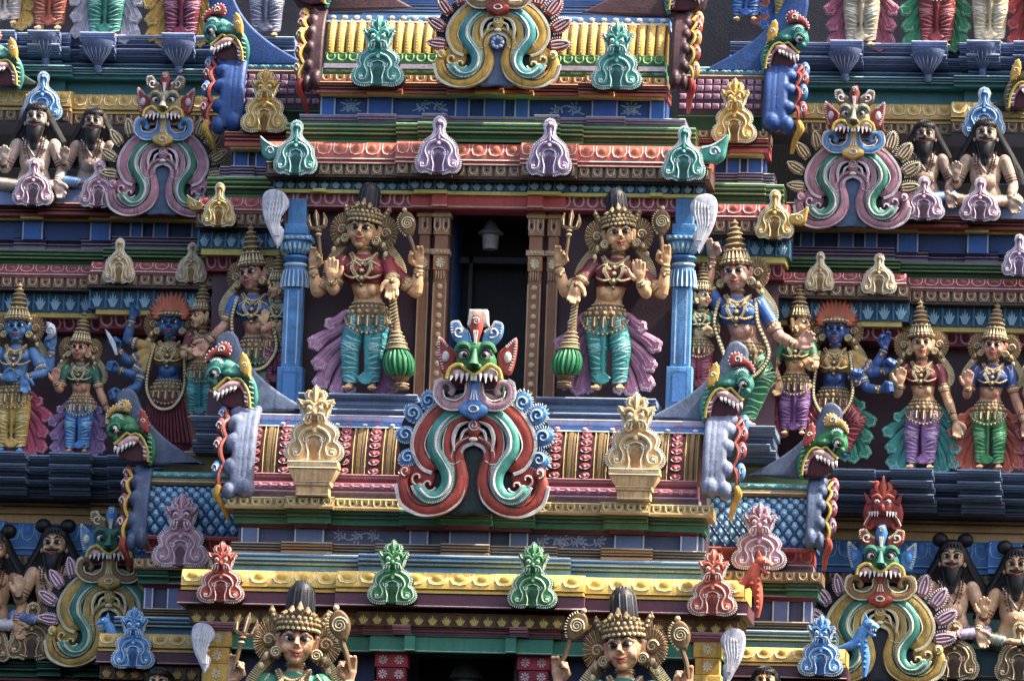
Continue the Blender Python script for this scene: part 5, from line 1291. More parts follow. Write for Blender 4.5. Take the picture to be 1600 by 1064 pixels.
        if not beard:
            e = hm(); e.ball((0, -20.3, 13), (1.8, 1.2, 2.2), '#a82218', 7, 5); hfin(e, 'bindi')
        else:
            e = hm()
            for q in (-1, 1): e.tube([(0, -22, -9), (q*5, -21, -9.4), (q*10, -17, -8), (q*14, -12, -4)], [1.6, 2.2, 1.6, .5], blk, 6)
            hfin(e, 'moustache')
            e = hm()
            e.loft([(0, -10, -58, 3, 3), (0, -14, -46, 7, 5), (0, -15, -34, 10, 7), (0, -12, -24, 12.5, 9), (0, -8, -17, 14.5, 11.5), (0, -1, -8, 18, 14)], blk, 16)
            for j in range(9): q = (j-4)/4; e.tube([(q*15, -14+abs(q)*6, -16), (q*11, -20+abs(q)*5, -34), (q*4, -17, -56)], [1.6, 1.6, .6], '#1b191c', 5)
            hfin(e, 'beard')
    # ---------------- hair and crown
    if only != 'legs':
        if mane:
            e = hm(); e.loft([(0, 20, -84, 70, 6), (0, 19, -60, 64, 9), (0, 16, -30, 48, 12), (0, 12, 0, 31, 16), (0, 6, 18, 23, 19), (0, 2, 27, 12, 14)], blk, 24)
            for q in (-1, 1):
                for j in range(7): e.tube([(q*(12+1.2*j), 2, 20-3*j), (q*(26+3*j), 6, -5-6*j), (q*(36+3*j), 10, -50-3*j)], [3, 4, 2], '#17161a', 6)
            if mane == 'buns':
                for q in (-1, 1): e.ball((q*20, 4, 32), (13, 11, 12), blk, 12, 9)
                e.ball((0, 0, 24), (18, 17, 9), blk, 12, 8)
            else: e.ball((0, 2, 17), (21, 20, 12), blk, 14, 9)
            for j in range(9): a = PI*(j+.5)/9; e.tube([(18*cos(a), -14*sin(a)-2, 15), (14*cos(a), -12*sin(a)-4, 24), (4*cos(a), -2, 30)], 1.6, '#1f1d22', 5)
            hfin(e, 'hair')
        elif hair != 'none':
            e = hm(); e.ball((0, 5, 8), (20, 20, 20), blk, 14, 10); hfin(e, 'hair')
        if crown == 'cone':
            e = hm(); z0 = 15
            e.loft([(0, 1, z0-3, 20.5, 20.5), (0, 1, z0+2, 21.5, 21.5), (0, 1, z0+7, 20, 20), (0, 1, z0+13, 18, 18)], G1, 20)
            H_ = [(15, 17), (16.5, 22), (13, 26), (15, 31), (11.5, 35), (13, 40), (9.5, 44), (10.5, 48), (7, 52), (7.5, 56), (4, 60), (4.6, 64), (1, 70)]
            e.loft([(0, 1, z0+z-3, r, r) for r, z in H_], G1, 16)
            for (r, z) in H_[1::2]: ring(e, (0, 1, z0+z-3), r, r, .9, G2, 14)
            for j in range(11): a = PI+PI*j/10; e.ball((21.5*cos(a), 1+21.5*sin(a), z0+2), 2.2, G2, 6, 5); e.tube([(19*cos(a), 1+19*sin(a), z0+6), (17*cos(a), 1+17.5*sin(a), z0+17)], [2.6, .6], G2, 5)
            for j in range(5): a = PI+PI*(j+.5)/5; e.ball((15*cos(a), 1+15*sin(a), z0+20), 2.4, G2, 6, 5)
            hfin(e, 'crown')
        if crown == 'tiara':
            e = hm()
            e.loft([(0, 1, 12, 20.5, 21), (0, 1, 17, 22, 22.5), (0, 1, 24, 21, 21), (0, 2, 32, 17, 17)], G1, 20)
            for row, (z, r, n) in enumerate(((14, 22, 13), (20, 22.5, 12), (26, 21, 11), (31, 18, 9))):
                for j in range(n):
                    a = PI+PI*(j+.5*(row % 2))/(n-1 if not row % 2 else n); e.ball((r*cos(a), 1+r*sin(a), z), 2.3, G2 if row % 2 == 0 else '#a38a58', 6, 5)
            for j in range(7):
                a = PI+PI*(j+.5)/7; r = 19; zt_ = 44-5*abs(j-3)
                e.tube([(r*cos(a), 1+r*sin(a), 27), (r*1.08*cos(a), 1+r*1.1*sin(a), (27+zt_)/2), (r*.98*cos(a), 1+r*sin(a), zt_)], [3, 4.6, 1], G1, 7, flat=.7)
                e.ball((r*1.1*cos(a), 1+r*1.2*sin(a), (27+zt_)/2-1), 2.1, G2, 6, 5)
            for q in (-1, 1):
                for j in range(3): e.tube([(q*20, 2, 18), (q*(27+2*j), 3, 24+5*j), (q*(29+j), 3, 32+4*j)], [3, 4, .8], G1, 6, flat=.6); e.ball((q*(26+2*j), 0, 24+5*j), 1.8, G2, 5, 4)
            hfin(e, 'tiara')
            e = hm(); e.loft([(0, 4, 28, 15, 15), (0, 4, 38, 15.5, 15.5), (0, 4, 55, 14.5, 14.5), (0, 4, 62, 12.5, 12.5), (0, 4, 67, 8.5, 8.5), (0, 4, 70, 3, 3)], '#1c1d24', 18)
            for j in range(12): a = 2*PI*j/12; e.tube([(15.3*cos(a), 4+15.3*sin(a), 36), (14*cos(a), 4+14*sin(a), 58), (6*cos(a), 4+6*sin(a), 69)], 1, '#2c2e38', 4)
            hfin(e, 'topknot')
        if fire:
            e = hm(); rn = random.Random(3)
            for row in range(3):
                for j in range(17):
                    a = R(-8+196*j/16); r0 = 18; l = (34+9*sin(a)+rn.uniform(-3, 3))-row*8
                    e.tube([(r0*cos(a), 6-row*5, 14+10*sin(a)), ((r0+l*.5)*cos(a), 4-row*5, 16+(14+l*.55)*sin(a)), ((r0+l*.75)*cos(a)*1, 4-row*5, 18+(14+l)*sin(a))], [4, 4.6, .6], ('#8c3420', '#a8482c', '#c0603a')[row], 6, flat=.6)
            hfin(e, 'flame_hair')
            e = hm(); e.loft([(0, 0, 12, 20.5, 21), (0, 0, 17, 22, 22.5), (0, 1, 24, 18, 19)], G1, 18)
            for j in range(11): a = PI+PI*j/10; e.ball((22*cos(a), 22*sin(a), 17), 2.6, G2, 6, 5)
            hfin(e, 'headband')
        if halo:
            for q in (-1, 1):
                e = hm(); cx, cz, r = q*29, 1, 20
                e.loft([(cx, 10+0, cz, .1, .1)]*2, G1, 4) if 0 else None
                e.plate([(cx+r*.8*cos(2*PI*j/20), cz+r*1.05*sin(2*PI*j/20)) for j in range(20)], 3, 9, G1, 3)
                for j in range(44): a = 2*PI*j/44; e.tube([(cx+r*.42*cos(a), 2.6, cz+r*.5*sin(a)), (cx+r*.95*cos(a), 2.2, cz+r*1.22*sin(a))], [.55, .85], '#a88c5c' if j % 2 else G1, 4)
                e.ball((cx+q*2, 2, cz), (7, 3, 9), G1, 10, 6); e.tube([(p[0], 0, p[1]) for p in spiral(cx+q*2, cz, 7, 1, 0, 500, 18)], 1.1, G2, 4)
                hfin(e, 'ear_fan')
        for q in (-1, 1):
            e = hm(); e.plate([(q*22+7*cos(2*PI*j/14), -13+7.6*sin(2*PI*j/14)) for j in range(14)], -9, -5, G1, 1.6); ring(e, (q*22, -9.5, -13), 6, .1, 1.2, G2) if 0 else e.tube([(p[0], -9.8, p[1]) for p in spiral(q*22, -13, 6.3, 1, 0, 720, 24)], 1, G2, 4)
            for j in range(4 if halo else 1): e.ball((q*(29+2.5*j), -4, -17-2*j*(j-1)), (3.4, 3, 4.6), G2 if j % 2 else G1, 7, 5)
            if not beard: hfin(e, 'earring')
    # ---------------- jewellery on the body
    if only != 'legs' and necklace:
        e = MB(); x0 = X(205)
        for r, z, y in ((11, 229, 0), (12.5, 225, 0)): ring(e, (x0+head[0]*.5, y, Z(z)), r, r, 1.3, G2 if z == 229 else G1, 18)
        if beard:
            for (w_, zb, c) in ((15, 165, '#40201c'), (21, 150, '#40201c')):
                pts = cr([(x0-w_, -9, Z(217)), (x0-w_*.95, -21, Z(196)), (x0-w_*.5, -23, Z(zb+8)), (x0, -23, Z(zb)), (x0+w_*.5, -23, Z(zb+8)), (x0+w_*.95, -21, Z(196)), (x0+w_, -9, Z(217))], 5)
                for p in pts[::1]: e.ball(p, 2.1, c, 6, 4)
            e.tube(cr([(x0-25, -12, Z(214)), (x0-8, -21, Z(190)), (x0+8, -22, Z(168)), (x0+22, -16, Z(150))], 5), 1.2, '#e0d0b8', 5)
        else:
            for (w_, zb, n_, c) in ((17, 207, 9, G2), (22, 199, 13, G1)):
                pts = cr([(x0-w_, -8, Z(219)), (x0-w_*.7, -17, Z(zb+5)), (x0, -19, Z(zb)), (x0+w_*.7, -17, Z(zb+5)), (x0+w_, -8, Z(219))], 4)
                e.tube(pts, 1.6, G1, 6)
                for p in pts: e.ball((p[0], p[1]-1.5, p[2]-2), 2, c, 6, 4)
            for q in (-1, 1):       # thick twisted garlands down between the breasts
                pts = cr([(x0+q*20, -8, Z(219)), (x0+q*13, -21, Z(206)), (x0+q*15, -27, Z(193)), (x0+q*8, -26, Z(180)), (x0, -24, Z(172))], 5)
                e.tube(pts, 3.2, G1, 7)
                for i_, p in enumerate(pts): e.tube([(p[0]-3, p[1]-2.6, p[2]-1.5), (p[0]+3, p[1]-2.6, p[2]+1.5)], 1, G2, 4)
                pts = cr([(x0+q*5, -27, Z(180)), (x0+q*14, -29, Z(177)), (x0+q*25, -20, Z(182)), (x0+q*30, -10, Z(188))], 4)
                e.tube(pts, 1.8, G1, 6)
                for p in pts: e.ball((p[0], p[1]-1.6, p[2]-1), 1.7, G2, 6, 4)
            for (z, r, y) in ((200, 4.2, -21), (188, 5, -27), (176, 5.6, -27), (166, 3.8, -25)):
                e.ball((x0, y, Z(z)), (r, 3, r), G1, 9, 6); e.ball((x0, y-2.6, Z(z)), (r*.5, 1.6, r*.5), G2, 7, 5)
            for j in range(7): q = (j-3)*4.2; e.ball((x0+q, -20+abs(q)*.3, Z(206-(3-abs(j-3))*1.6)), (1.8, 1.4, 3), G2, 6, 4)
        fin(e, 'necklace')
    for i, ar in enumerate(arms):
        S_, E_, W_ = v3(ar[0], 0), v3(ar[1], ar[5] if len(ar) > 5 else -4), v3(ar[2], (ar[5] if len(ar) > 5 else -4)-8)
        S_, E_, W_ = [(p[0]+(X(200) if j == 0 else 0), p[1], Z(p[2])) for j, p in enumerate((S_, E_, W_))]
        e = MB(); ax = Vector(W_)-Vector(E_); ax2 = Vector(E_)-Vector(S_)
        bc = '#40201c' if beard else G1
        for f_, r_ in ((.95, 6.6), (.82, 7.2), (.7, 7.8)): ring(e, lerp3(E_, W_, f_), r_, r_, 1.4, bc if f_ != .82 else (G2 if not beard else bc), 14, axis=ax)
        if not beard: p = lerp3(E_, W_, .62); e.ball((p[0], p[1]-8.4, p[2]), (3.6, 2, 5), G1, 8, 5); e.ball((p[0], p[1]-10, p[2]), (1.6, 1, 2.2), G2, 6, 4)
        fin(e, 'bracelet')
        if i < 2 or top:
            e = MB()
            for f_ in (.62, .74, .84):
                ring(e, lerp3(S_, E_, f_), 10.8, 10.8, 1.5, bc if f_ != .74 else (G2 if not beard else bc), 14, axis=ax2)
            if not beard:
                for j in range(7):
                    p = Vector(lerp3(S_, E_, .68)); a = PI*j/6; pp = ax2.normalized().cross(Vector((0, 1, 0))).normalized()
                    e.ball(tuple(p+pp*(11*cos(a))+Vector((0, -11*sin(a), 0))), 2, G2, 6, 4)
            fin(e, 'armlet')
    # ---------------- clothes
    if top and only != 'legs':
        e = MB(); mt = M(top, .5, .2, .4); x0 = X(195)
        e.loft([(X(172), -1, Z(170), 27, 18), (x0, -1, Z(178), 31, 19.5), (x0, -1, Z(192), 33.5, 20), (x0, 0, Z(204), 33.5, 17), (X(213), 1, Z(212), 29, 14.5), (X(213), 1, Z(218), 19, 12)], mt, 22)
        for q in (-1, 1): e.ball((x0+q*14.5, -15, Z(190)), (14.5, 12.5, 13.5), mt, 16, 11)
        for i, ar in enumerate(arms[:2] if len(arms) < 4 else arms):
            S_, E_ = v3(ar[0], 0), v3(ar[1], ar[5] if len(ar) > 5 else -4)
            S_ = (S_[0]+X(200), S_[1], Z(S_[2])); E_ = (E_[0], E_[1], Z(E_[2]))
            e.ball(S_, (13.2, 12.8, 13), mt, 12, 8); e.tube([S_, lerp3(S_, E_, .3), lerp3(S_, E_, .6)], [12.6, 12.4, 11.6], mt, 12)
        e.v = [(p[0]*s, p[1]*s, p[2]*s) for p in e.v]
        put(remesh(e, vox*1.25, 1), 'blouse', t)
        e = MB()
        for q in (-1, 1):
            e.tube(cr([(x0+q*3, -24, Z(196)), (x0+q*14, -27.5, Z(203)), (x0+q*26, -20, Z(197))], 4), 1.3, G2, 5); e.ball((x0+q*15, -28, Z(191)), (2.4, 1.6, 2.4), G2, 6, 4)
            e.tube(cr([(x0+q*2, -23, Z(184)), (x0+q*14, -25, Z(176)), (x0+q*27, -16, Z(182))], 4), 1.5, G1, 5)
            for j in range(4): e.tube(cr([(x0+q*(30+j*2), -11, Z(214-j*3)), (x0+q*(36+j), -12, Z(206-j*4))], 2), 1.1, G2, 4)
        fin(e, 'blouse_trim')
    if legsc:
        mt = M(legsc, .42, .2, .4); fc = foldc or legsc
        e = MB(); FO = [MB() for _ in LG]
        for li_, lg in enumerate(LG):
            fo = FO[li_]
            H_, K_, A_ = v3(lg[0], 0), v3(lg[1], -6), v3(lg[2], 0)
            H_ = (H_[0]+hip, H_[1], H_[2]+dz if seated else H_[2])
            A2 = lerp3(K_, A_, .93)
            path = [H_, lerp3(H_, K_, .35), lerp3(H_, K_, .9), K_, lerp3(K_, A2, .35), lerp3(K_, A2, .9), A2]
            pp = cr(path, 7); n_ = len(pp)
            rad = lambda t_: (18.5 if t_ < .2 else 18.5-(t_-.2)*8.5) if not seated else 19-(t_)*11
            # swagged folds: the radius ripples down the leg like wet cloth
            e.tube(pp, [rad(i/(n_-1))*(1+.035*sin(i*2.6)) for i in range(n_)], mt, 18)
            q = -1 if K_[0] < hip+.1 else 1
            step = 2
            for i in range(3, n_-1, step):
                p = Vector(pp[i]); tn = (Vector(pp[min(i+1, n_-1)])-Vector(pp[i-1])).normalized()
                n1 = tn.cross(Vector((0, 1, 0)));
                if n1.length < .2: continue
                n1.normalize(); r_ = rad(i/(n_-1))*1.0
                sg = 1 if n1.x*q > 0 else -1
                arcp = []
                for a in range(0, 181, 20):
                    sag = (3.5*cos(R(a))+2.2*sin(R(a*2+i*40)))
                    arcp.append(tuple(p+n1*(r_*cos(R(a))*sg)+Vector((0, -1, 0))*(r_*1.0*sin(R(a)))-tn*(sag)))
                fo.tube(arcp, lambda t_: .2+(1.5 if i % 4 == 3 else .9)*sin(PI*min(1, t_*1.1)), foldc or mt, 5, flat=.7)
        if not seated:
            e.loft([(hip, 0, 92, 30, 18), (hip, 0, 108, 34, 20), (hip, 0, 120, 33, 20), (X(130), 0, 132, 28, 18), (X(135), 0, 138, 24, 16)], mt, 22)
            # centre pleat with a little fan at its foot
            fc = foldc or legsc
            if not legs:
                e.tube(cr([(hip, -20, 112), (hip, -20, 80), (hip, -15, 40), (hip, -12, 22)], 4), [6, 5, 3.5, 3], mt, 8)
                for j in range(7): a = R(-150+20*j); e.tube([(hip, -14, 30), (hip+15*cos(a), -17, 26+18*sin(a))], [2, 3.2], fc, 6, flat=.6)
        else:
            e.loft([(hip, 2, Z(100), 36, 24), (hip, 0, Z(116), 35, 22), (hip, 0, Z(128), 30, 19)], mt, 20)
        e.v = [(p[0]*s, p[1]*s, p[2]*s) for p in e.v]
        o = put(remesh(e, vox*1.2, 1, 'trousers'), 'trousers' if not seated else 'dhoti', t)
        for fo in FO: fin(fo, 'folds', o)
    if skirt:
        e = MB(); mt = M(skirt, .5, .2, .5)
        e.loft([(hip, 6, -8, 44, 16), (hip, 6, 10, 58, 22), (hip, 4, 40, 52, 24), (hip, 2, 80, 42, 23), (hip, 0, 112, 36, 21), (hip, 0, 126, 33, 19)], mt, 26)
        for j in range(15): q = (j-7)/7; e.tube(cr([(hip+q*32, -20*math.sqrt(1-q*q*.9), 112), (hip+q*42, -24*math.sqrt(1-q*q*.9), 70), (hip+q*56, -18*math.sqrt(1-q*q*.9), 12)], 3), [1, 3, 4], mt, 6)
        fin(e, 'skirt')
    if only != 'bust' and not beard and legsc or skirt:
        # jewelled girdle
        e = MB(); x0 = hip
        e.loft([(x0, 0, Z(114), 34, 21), (x0, 0, Z(120), 35.5, 22.5), (X(128), 0, Z(130), 31, 20), (X(134), 0, Z(137), 26, 17.5), (X(136), 0, Z(140), 25, 17)], G1, 22)
        for z, r, ry, n_, br in ((116, 35.5, 22.5, 15, 2.1), (124, 34.5, 22, 9, 4.2), (133, 29.5, 19.5, 13, 2.2), (140, 25.5, 17.5, 13, 1.5)):
            for j in range(n_):
                a = PI+PI*j/(n_-1); e.ball((X(z)+r*cos(a), ry*sin(a), Z(z)), br, G2 if z != 124 else '#a68c5c', 7, 5)
                if z == 124: e.ball((X(z)+r*cos(a), ry*sin(a)*1.14, Z(z)), 1.5, G2, 5, 4)
        if not seated:
            for j in range(7):
                a = PI+PI*(j+.5)/7; l = 26-9*abs(j-3)/3; px_, py_ = x0+34*cos(a), 21*sin(a)
                e.tube([(px_, py_-1, Z(119)), (px_*1.0, py_-3, Z(119-l*.6)), (px_, py_-2, Z(119-l))], [3.2, 6, .8], G1, 8, flat=.5)
                e.tube([(px_, py_-4, Z(117)), (px_, py_-6, Z(119-l*.75))], [.8, 1.5], G2, 4)
            pts = cr([(x0-38, -8, 116), (x0-28, -22, 100), (x0, -27, 90), (x0+28, -22, 100), (x0+38, -8, 116)], 4)
            e.tube(pts, 1.6, G1, 6)
            for p in pts: e.ball((p[0], p[1]-1, p[2]-1.5), 1.9, G2, 6, 4)
        fin(e, 'girdle')
    elif beard and not only:
        pass
    if garland:
        e = MB(); pts = cr([(X(205)-30, -6, Z(212)), (X(205)-36, -22, Z(170)), (hip-38, -30, Z(120)), (hip-22, -32, Z(86)), (hip, -34, Z(76)), (hip+22, -32, Z(86)), (hip+38, -30, Z(120)), (X(205)+36, -22, Z(170)), (X(205)+30, -6, Z(212))], 8)
        e.tube(pts, 4.4, G3, 8, flat=.7)
        for p in pts: e.ball((p[0], p[1]-3, p[2]), (3, 2, 3), G2, 7, 5)
        fin(e, 'garland')
    # ---------------- shawl ends and serrated aureole
    if only != 'legs' and not beard and halo:
        for q in (-1, 1):
            e = MB()
            pts = cr([(X(210)+q*30, 10, Z(232)), (X(210)+q*40, 10, Z(220)), (X(205)+q*50, 10, Z(205)), (X(200)+q*54, 10, Z(190)), (X(190)+q*48, 10, Z(180))], 7)
            e.tube(pts, [3, 6, 8, 6, 3], G1, 7, flat=.5)
            ribs_along(e, [(p[0], p[2]) for p in pts], G2, 1, 13*q, 6)
            fin(e, 'hair_strands')
    for dr in drape:
        drape_part(t, s, hip, *dr)
    if shawl:
        e = MB()
        for pts, r_ in shawl[1]: e.tube(cr(pts, 6), r_, shawl[0], 8, flat=.5)
        fin(e, 'shawl')
    return t
def drape_part(t, s, hip, side, col, li, width=1., top=128, y=6, bottom=4):
    """fluttering sash: rolled folds sweeping from hip to ankle, each ending in a fringed scallop"""
    e = MB(); mt = M(col, .5, .2, .4)
    F = [(50, 106, 11, 3), (68, 76, 14, 2), (62, 44, 14, 1), (60, 14, 14, 0), (40, bottom, 13, -1), (24, bottom+2, 11, -2)]
    for i, (tx, tz, wd, yo) in enumerate(F):
        tx = hip+side*(14+(tx-14)*width); ox = hip+side*(14+i*.5); oz = top-3*i
        yy = y-3*(len(F)-i)*.6
        mx_, mz_ = ox+(tx-ox)*.35, oz+(tz-oz)*.45
        if i == 0: mx_, mz_ = ox+(tx-ox)*.5, oz-4
        path = cr([(ox, oz), (mx_, mz_), (ox+(tx-ox)*.8, oz+(tz-oz)*.78), (tx, tz)], 6)
        e.tube([(p[0], yy, p[1]) for p in path], lambda q, wd=wd: 3.5+(wd-3.5)*q**1.3, mt, 12, flat=.42)
        # scalloped, fringed end
        a0 = math.atan2(tz-path[-4][1], tx-path[-4][0])
        sc_ = [(tx+wd*(1+.1*cos(6*b))*.98*cos(a0+b), tz+wd*(1+.1*cos(6*b))*.98*sin(a0+b)) for b in [PI*(k/16-.5)*1.15 for k in range(17)]]
        e.plate([(tx-wd*.5*cos(a0), tz-wd*.5*sin(a0))]+sc_, yy-wd*.4, yy+3, mt, 3)
        for k in range(1, 16):
            p = sc_[k]; e.tube([(tx+(p[0]-tx)*.62, yy-wd*.42-.2, tz+(p[1]-tz)*.62), (tx+(p[0]-tx)*.97, yy-wd*.3, tz+(p[1]-tz)*.97)], .7, li, 4)
        for g_ in (-.35, .35):
            gp = [(path[k][0]-sin(a0)*wd*g_*(k/len(path))**1.2, path[k][1]+cos(a0)*wd*g_*(k/len(path))**1.2) for k in range(2, len(path))]
            e.tube([(p[0], yy-1.5-(wd*.4-1.2)*(k/len(gp)), p[1]) for k, p in enumerate(gp)], [.6, 1.3], mt, 5)
    e.v = [(p[0]*s, p[1]*s, p[2]*s) for p in e.v]
    e.build('sash', t)
def at(root, x, y, z, s):
    """world drawing units of a point given in a figure's own units"""
    return root.location/S + Vector((x*s, y*s, z*s))
def trident(root, x, z, s, y, ang, label, k=1.):
    t = thing('trident', label, 'trident', at(root, x, y, z, s), 'small tridents raised in the guardians\' hands')
    e = MB(); a = R(ang); Rm = lambda p: (k*(p[0]*cos(a)-p[1]*sin(a)), k*(p[0]*sin(a)+p[1]*cos(a)))
    e.tube([Rm(p) for p in [(0, -30), (0, -10), (0, 8)]], 2.8*k, G1, 8); e.ball(Rm((0, 6))[:1]+(0,)+Rm((0, 6))[1:], (5*k, 5*k, 3*k), G2, 9, 6); e.ball(Rm((0, 12))[:1]+(0,)+Rm((0, 12))[1:], (6*k, 5*k, 3*k), G1, 9, 6)
    e.build('shaft', t)
    e = MB(); e.tube([Rm(p) for p in [(0, 12), (0, 28), (0, 36), (0, 46)]], [3.4*k, 3.4*k, 5*k, .6], G1, 7, flat=.7)
    for q in (-1, 1): e.tube([Rm(p) for p in cr([(0, 16), (q*10, 18), (q*13, 28), (q*11, 40)], 5)], [3*k, 3.6*k, 4*k, .6], G1, 7, flat=.7); e.tube([Rm(p) for p in cr([(q*10, 20), (q*12, 30)], 4)], 1*k, G2, 4, y=-3.2*k)
    e.tube([Rm(p) for p in [(0, 20), (0, 40)]], 1*k, G2, 4, y=-3.6*k)
    e.build('prongs', t)
def mace(root, x, z, s, y, lean, label, gr='#1f7a48'):
    """club standing on its head, grip up"""
    t = thing('mace', label, 'mace', at(root, x, y, z, s), 'gold-shafted maces with green ribbed heads')
    k = s; e = MB()
    P = lambda h, r: (lean*h*k, 0, h*k, r*k, r*k)
    e.loft([P(0, 12), P(3, 13), P(6, 9), P(12, 8), P(15, 13), P(19, 15), P(21, 11)], G1, 16); e.tube([(11*k*cos(a/8*PI*2), 11*k*sin(a/8*PI*2), 8*k) for a in range(8)], 1*k, G2, 5, closed=True); e.build('foot', t)
    e = MB(); e.loft([P(20, 12), P(26, 20), P(36, 23), P(48, 22), P(58, 16), P(62, 10)], gr, 24)
    for j in range(18): a = 2*PI*j/18; e.tube(cr([(lean*(20+v)*k+r*k*cos(a), r*k*sin(a), (20+v)*k) for v, r in ((1, 13), (6, 20.5), (16, 23.5), (28, 22.5), (38, 17), (42, 11))], 3), 2.2*k, '#2f9c60' if j % 2 else gr, 5)
    e.build('ribbed_head', t)
    e = MB(); e.loft([P(60, 14), P(64, 17), P(68, 14), P(72, 15), P(76, 12), P(82, 12), P(90, 8), P(120, 6), P(142, 5), P(146, 7), P(150, 5)], G1, 16)
    for h, r in ((64, 17.4), (68, 15), (72, 15.4), (77, 12.6), (83, 12), (90, 9)): e.tube([(lean*h*k+r*k*cos(a/14*PI*2), r*k*sin(a/14*PI*2), h*k) for a in range(14)], 1.2*k, G2, 5, closed=True)
    for j in range(9): h = 96+5.5*j; e.tube([(lean*h*k+q*6*k, -6*k, (h+q*3)*k) for q in (-1, 0, 1)], 1*k, G2, 4)
    e.build('shaft', t)
def snake(root, x, z, s, y, ang, label, k=1.):
    t = thing('snake_staff', label, 'snake staff', at(root, x, y, z, s), 'coiled snakes and clubs in the raised outer hands')
    e = MB(); a = R(ang); Rm = lambda p: (k*(p[0]*cos(a)-p[1]*sin(a)), k*(p[0]*sin(a)+p[1]*cos(a)))
    e.tube([Rm(p) for p in cr([(0, -28), (1, -8), (-1, 8), (0, 16)], 4)], [2*k, 3.4*k, 3.4*k, 4*k], G1, 8)
    e.plate([Rm(p) for p in cr([(-4, 10), (-12, 24), (-12, 38), (-4, 48), (5, 48), (12, 38), (12, 24), (4, 10)], 4)], -4*k, 3*k, G1, 3*k)
    e.build('hood', t)
    e = MB(); sp = [Rm(p) for p in spiral(0, 30, 10, 1, 0, 900, 40)]; e.tube(sp, 1.2*k, G2, 4, y=-4.6*k); ribs_along(e, [Rm(p) for p in cr([(-5, 12), (-12, 24), (-12, 38), (-4, 48)], 4)], G2, .9*k, 3*k, -4*k)
    e.ball(Rm((0, 52))[:1]+(0,)+Rm((0, 52))[1:], (4*k, 4*k, 4*k), G2, 8, 5); e.build('coil', t)
# ------------------------------------------------------------------ who stands where
# arm: (shoulder, elbow, wrist, (hand kind, angle, thumb side), _, depth)   all in figure units (feet 0, crown 325)
GRD = 'four-armed guardians beside the doorways'
g1 = fig('guardian_statue', 'left doorway guardian in crimson blouse and teal trousers, mauve sash, mace on its right', 564, 611, -60, .985, top='#8c2634', legsc='#389ca4', foldc='#8cd0d4', crown='tiara', group=GRD, vox=1.0, hip=9, chest=-4, head=(-2, -7, 6),
    arms=[((-36, 206), (-48, 158, -18), (-49, 172, -34), ('open', 92, -1), 0, -18), ((36, 206), (50, 166), (46, 174), ('down', -85, -1), 0, -26),
          ((-34, 204), (-76, 156, -2), (-84, 196, -10), ('pinch', 75, -1), 0, -2), ((34, 204), (82, 158, -2), (86, 200, -10), ('pinch', 100, 1), 0, -2)],
    drape=[(-1, '#a8789a', '#d8b8cc', 1.28), (1, '#8c5278', '#b88aaa', .62, 128, 8)])
trident(g1, -74, 240, .985, -22, 8, 'gold trident in the raised hand of the upper left guardian'); mace(g1, 68, 0, .985, -26, -.13, 'mace beside the left guardian of the upper doorway')
snake(g1, 74, 236, .985, -22, 14, 'coiled snake staff in the raised hand of the upper left guardian')
g2 = fig('guardian_statue', 'right doorway guardian in dark crimson blouse and sea-green trousers, mace on its left', 951, 611, -60, .955, top='#6e2434', legsc='#339894', foldc='#86ccc4', crown='tiara', group=GRD, vox=1.0, hip=-10, chest=6, head=(3, 9, -6),
    arms=[((36, 206), (58, 158, -18), (48, 176, -34), ('open', 95, 1), 0, -18), ((-36, 206), (-54, 166), (-56, 170), ('down', -95, 1), 0, -26),
          ((-34, 204), (-76, 160, -2), (-88, 204, -10), ('pinch', 80, -1), 0, -2), ((34, 204), (82, 160, -2), (88, 208, -10), ('pinch', 100, 1), 0, -2)],
    drape=[(1, '#b07090', '#dcb4c8', 1.25), (-1, '#9c6a8c', '#c8a0ba', 1.0)])
trident(g2, -72, 246, .955, -22, -6, 'gold trident in the raised hand of the upper right guardian'); mace(g2, -70, 0, .955, -26, .1, 'mace beside the right guardian of the upper doorway')
snake(g2, 80, 244, .955, -22, 0, 'coiled snake staff in the raised hand of the upper right guardian')
g3 = fig('guardian_statue', 'lower left doorway guardian in green blouse with tall black topknot, cropped at the chest', 449, 1318, -214, 1.2, top='#2f8a68', crown='tiara', group=GRD, vox=1.15, head=(2, 8, 3), skin='#e4aa7c',
    arms=[((-34, 204), (-70, 170, -2), (-78, 206, -10), ('pinch', 75, -1), 0, -2), ((34, 204), (68, 172, -2), (72, 208, -10), ('pinch', 95, 1), 0, -2)])
trident(g3, -68, 246, 1.2, -20, -14, 'trident held up by the lower left guardian', 1.2); snake(g3, 66, 246, 1.2, -20, 14, 'hooded snake staff held up by the lower left guardian', 1.25)
g4 = fig('guardian_statue', 'lower right doorway guardian in sea-green blouse, head turned to the door, cropped at the chest', 968, 1330, -214, 1.2, top='#2f7a6e', crown='tiara', group=GRD, vox=1.15, head=(-2, -10, -5), skin='#e4aa7c',
    arms=[((-34, 204), (-76, 176, -2), (-84, 212, -10), ('pinch', 85, -1), 0, -2), ((34, 204), (74, 166, -2), (78, 204, -10), ('pinch', 95, 1), 0, -2)])
snake(g4, -72, 254, 1.2, -20, -22, 'gold club held up by the lower right guardian', 1.15); snake(g4, 76, 244, 1.2, -20, 12, 'looped noose held up by the lower right guardian', 1.15)
STD = 'painted figures standing on the middle ledge'
down = lambda q, x=62, z=92: ((q*34, 206), (q*50, 150), (q*x, z), ('down', -90+q*12, q), 0, -8)
palm = lambda q, x=46, z=176: ((q*34, 206), (q*50, 152, -10), (q*x, z, -28), ('open', 90+q*4, -q), 0, -10)
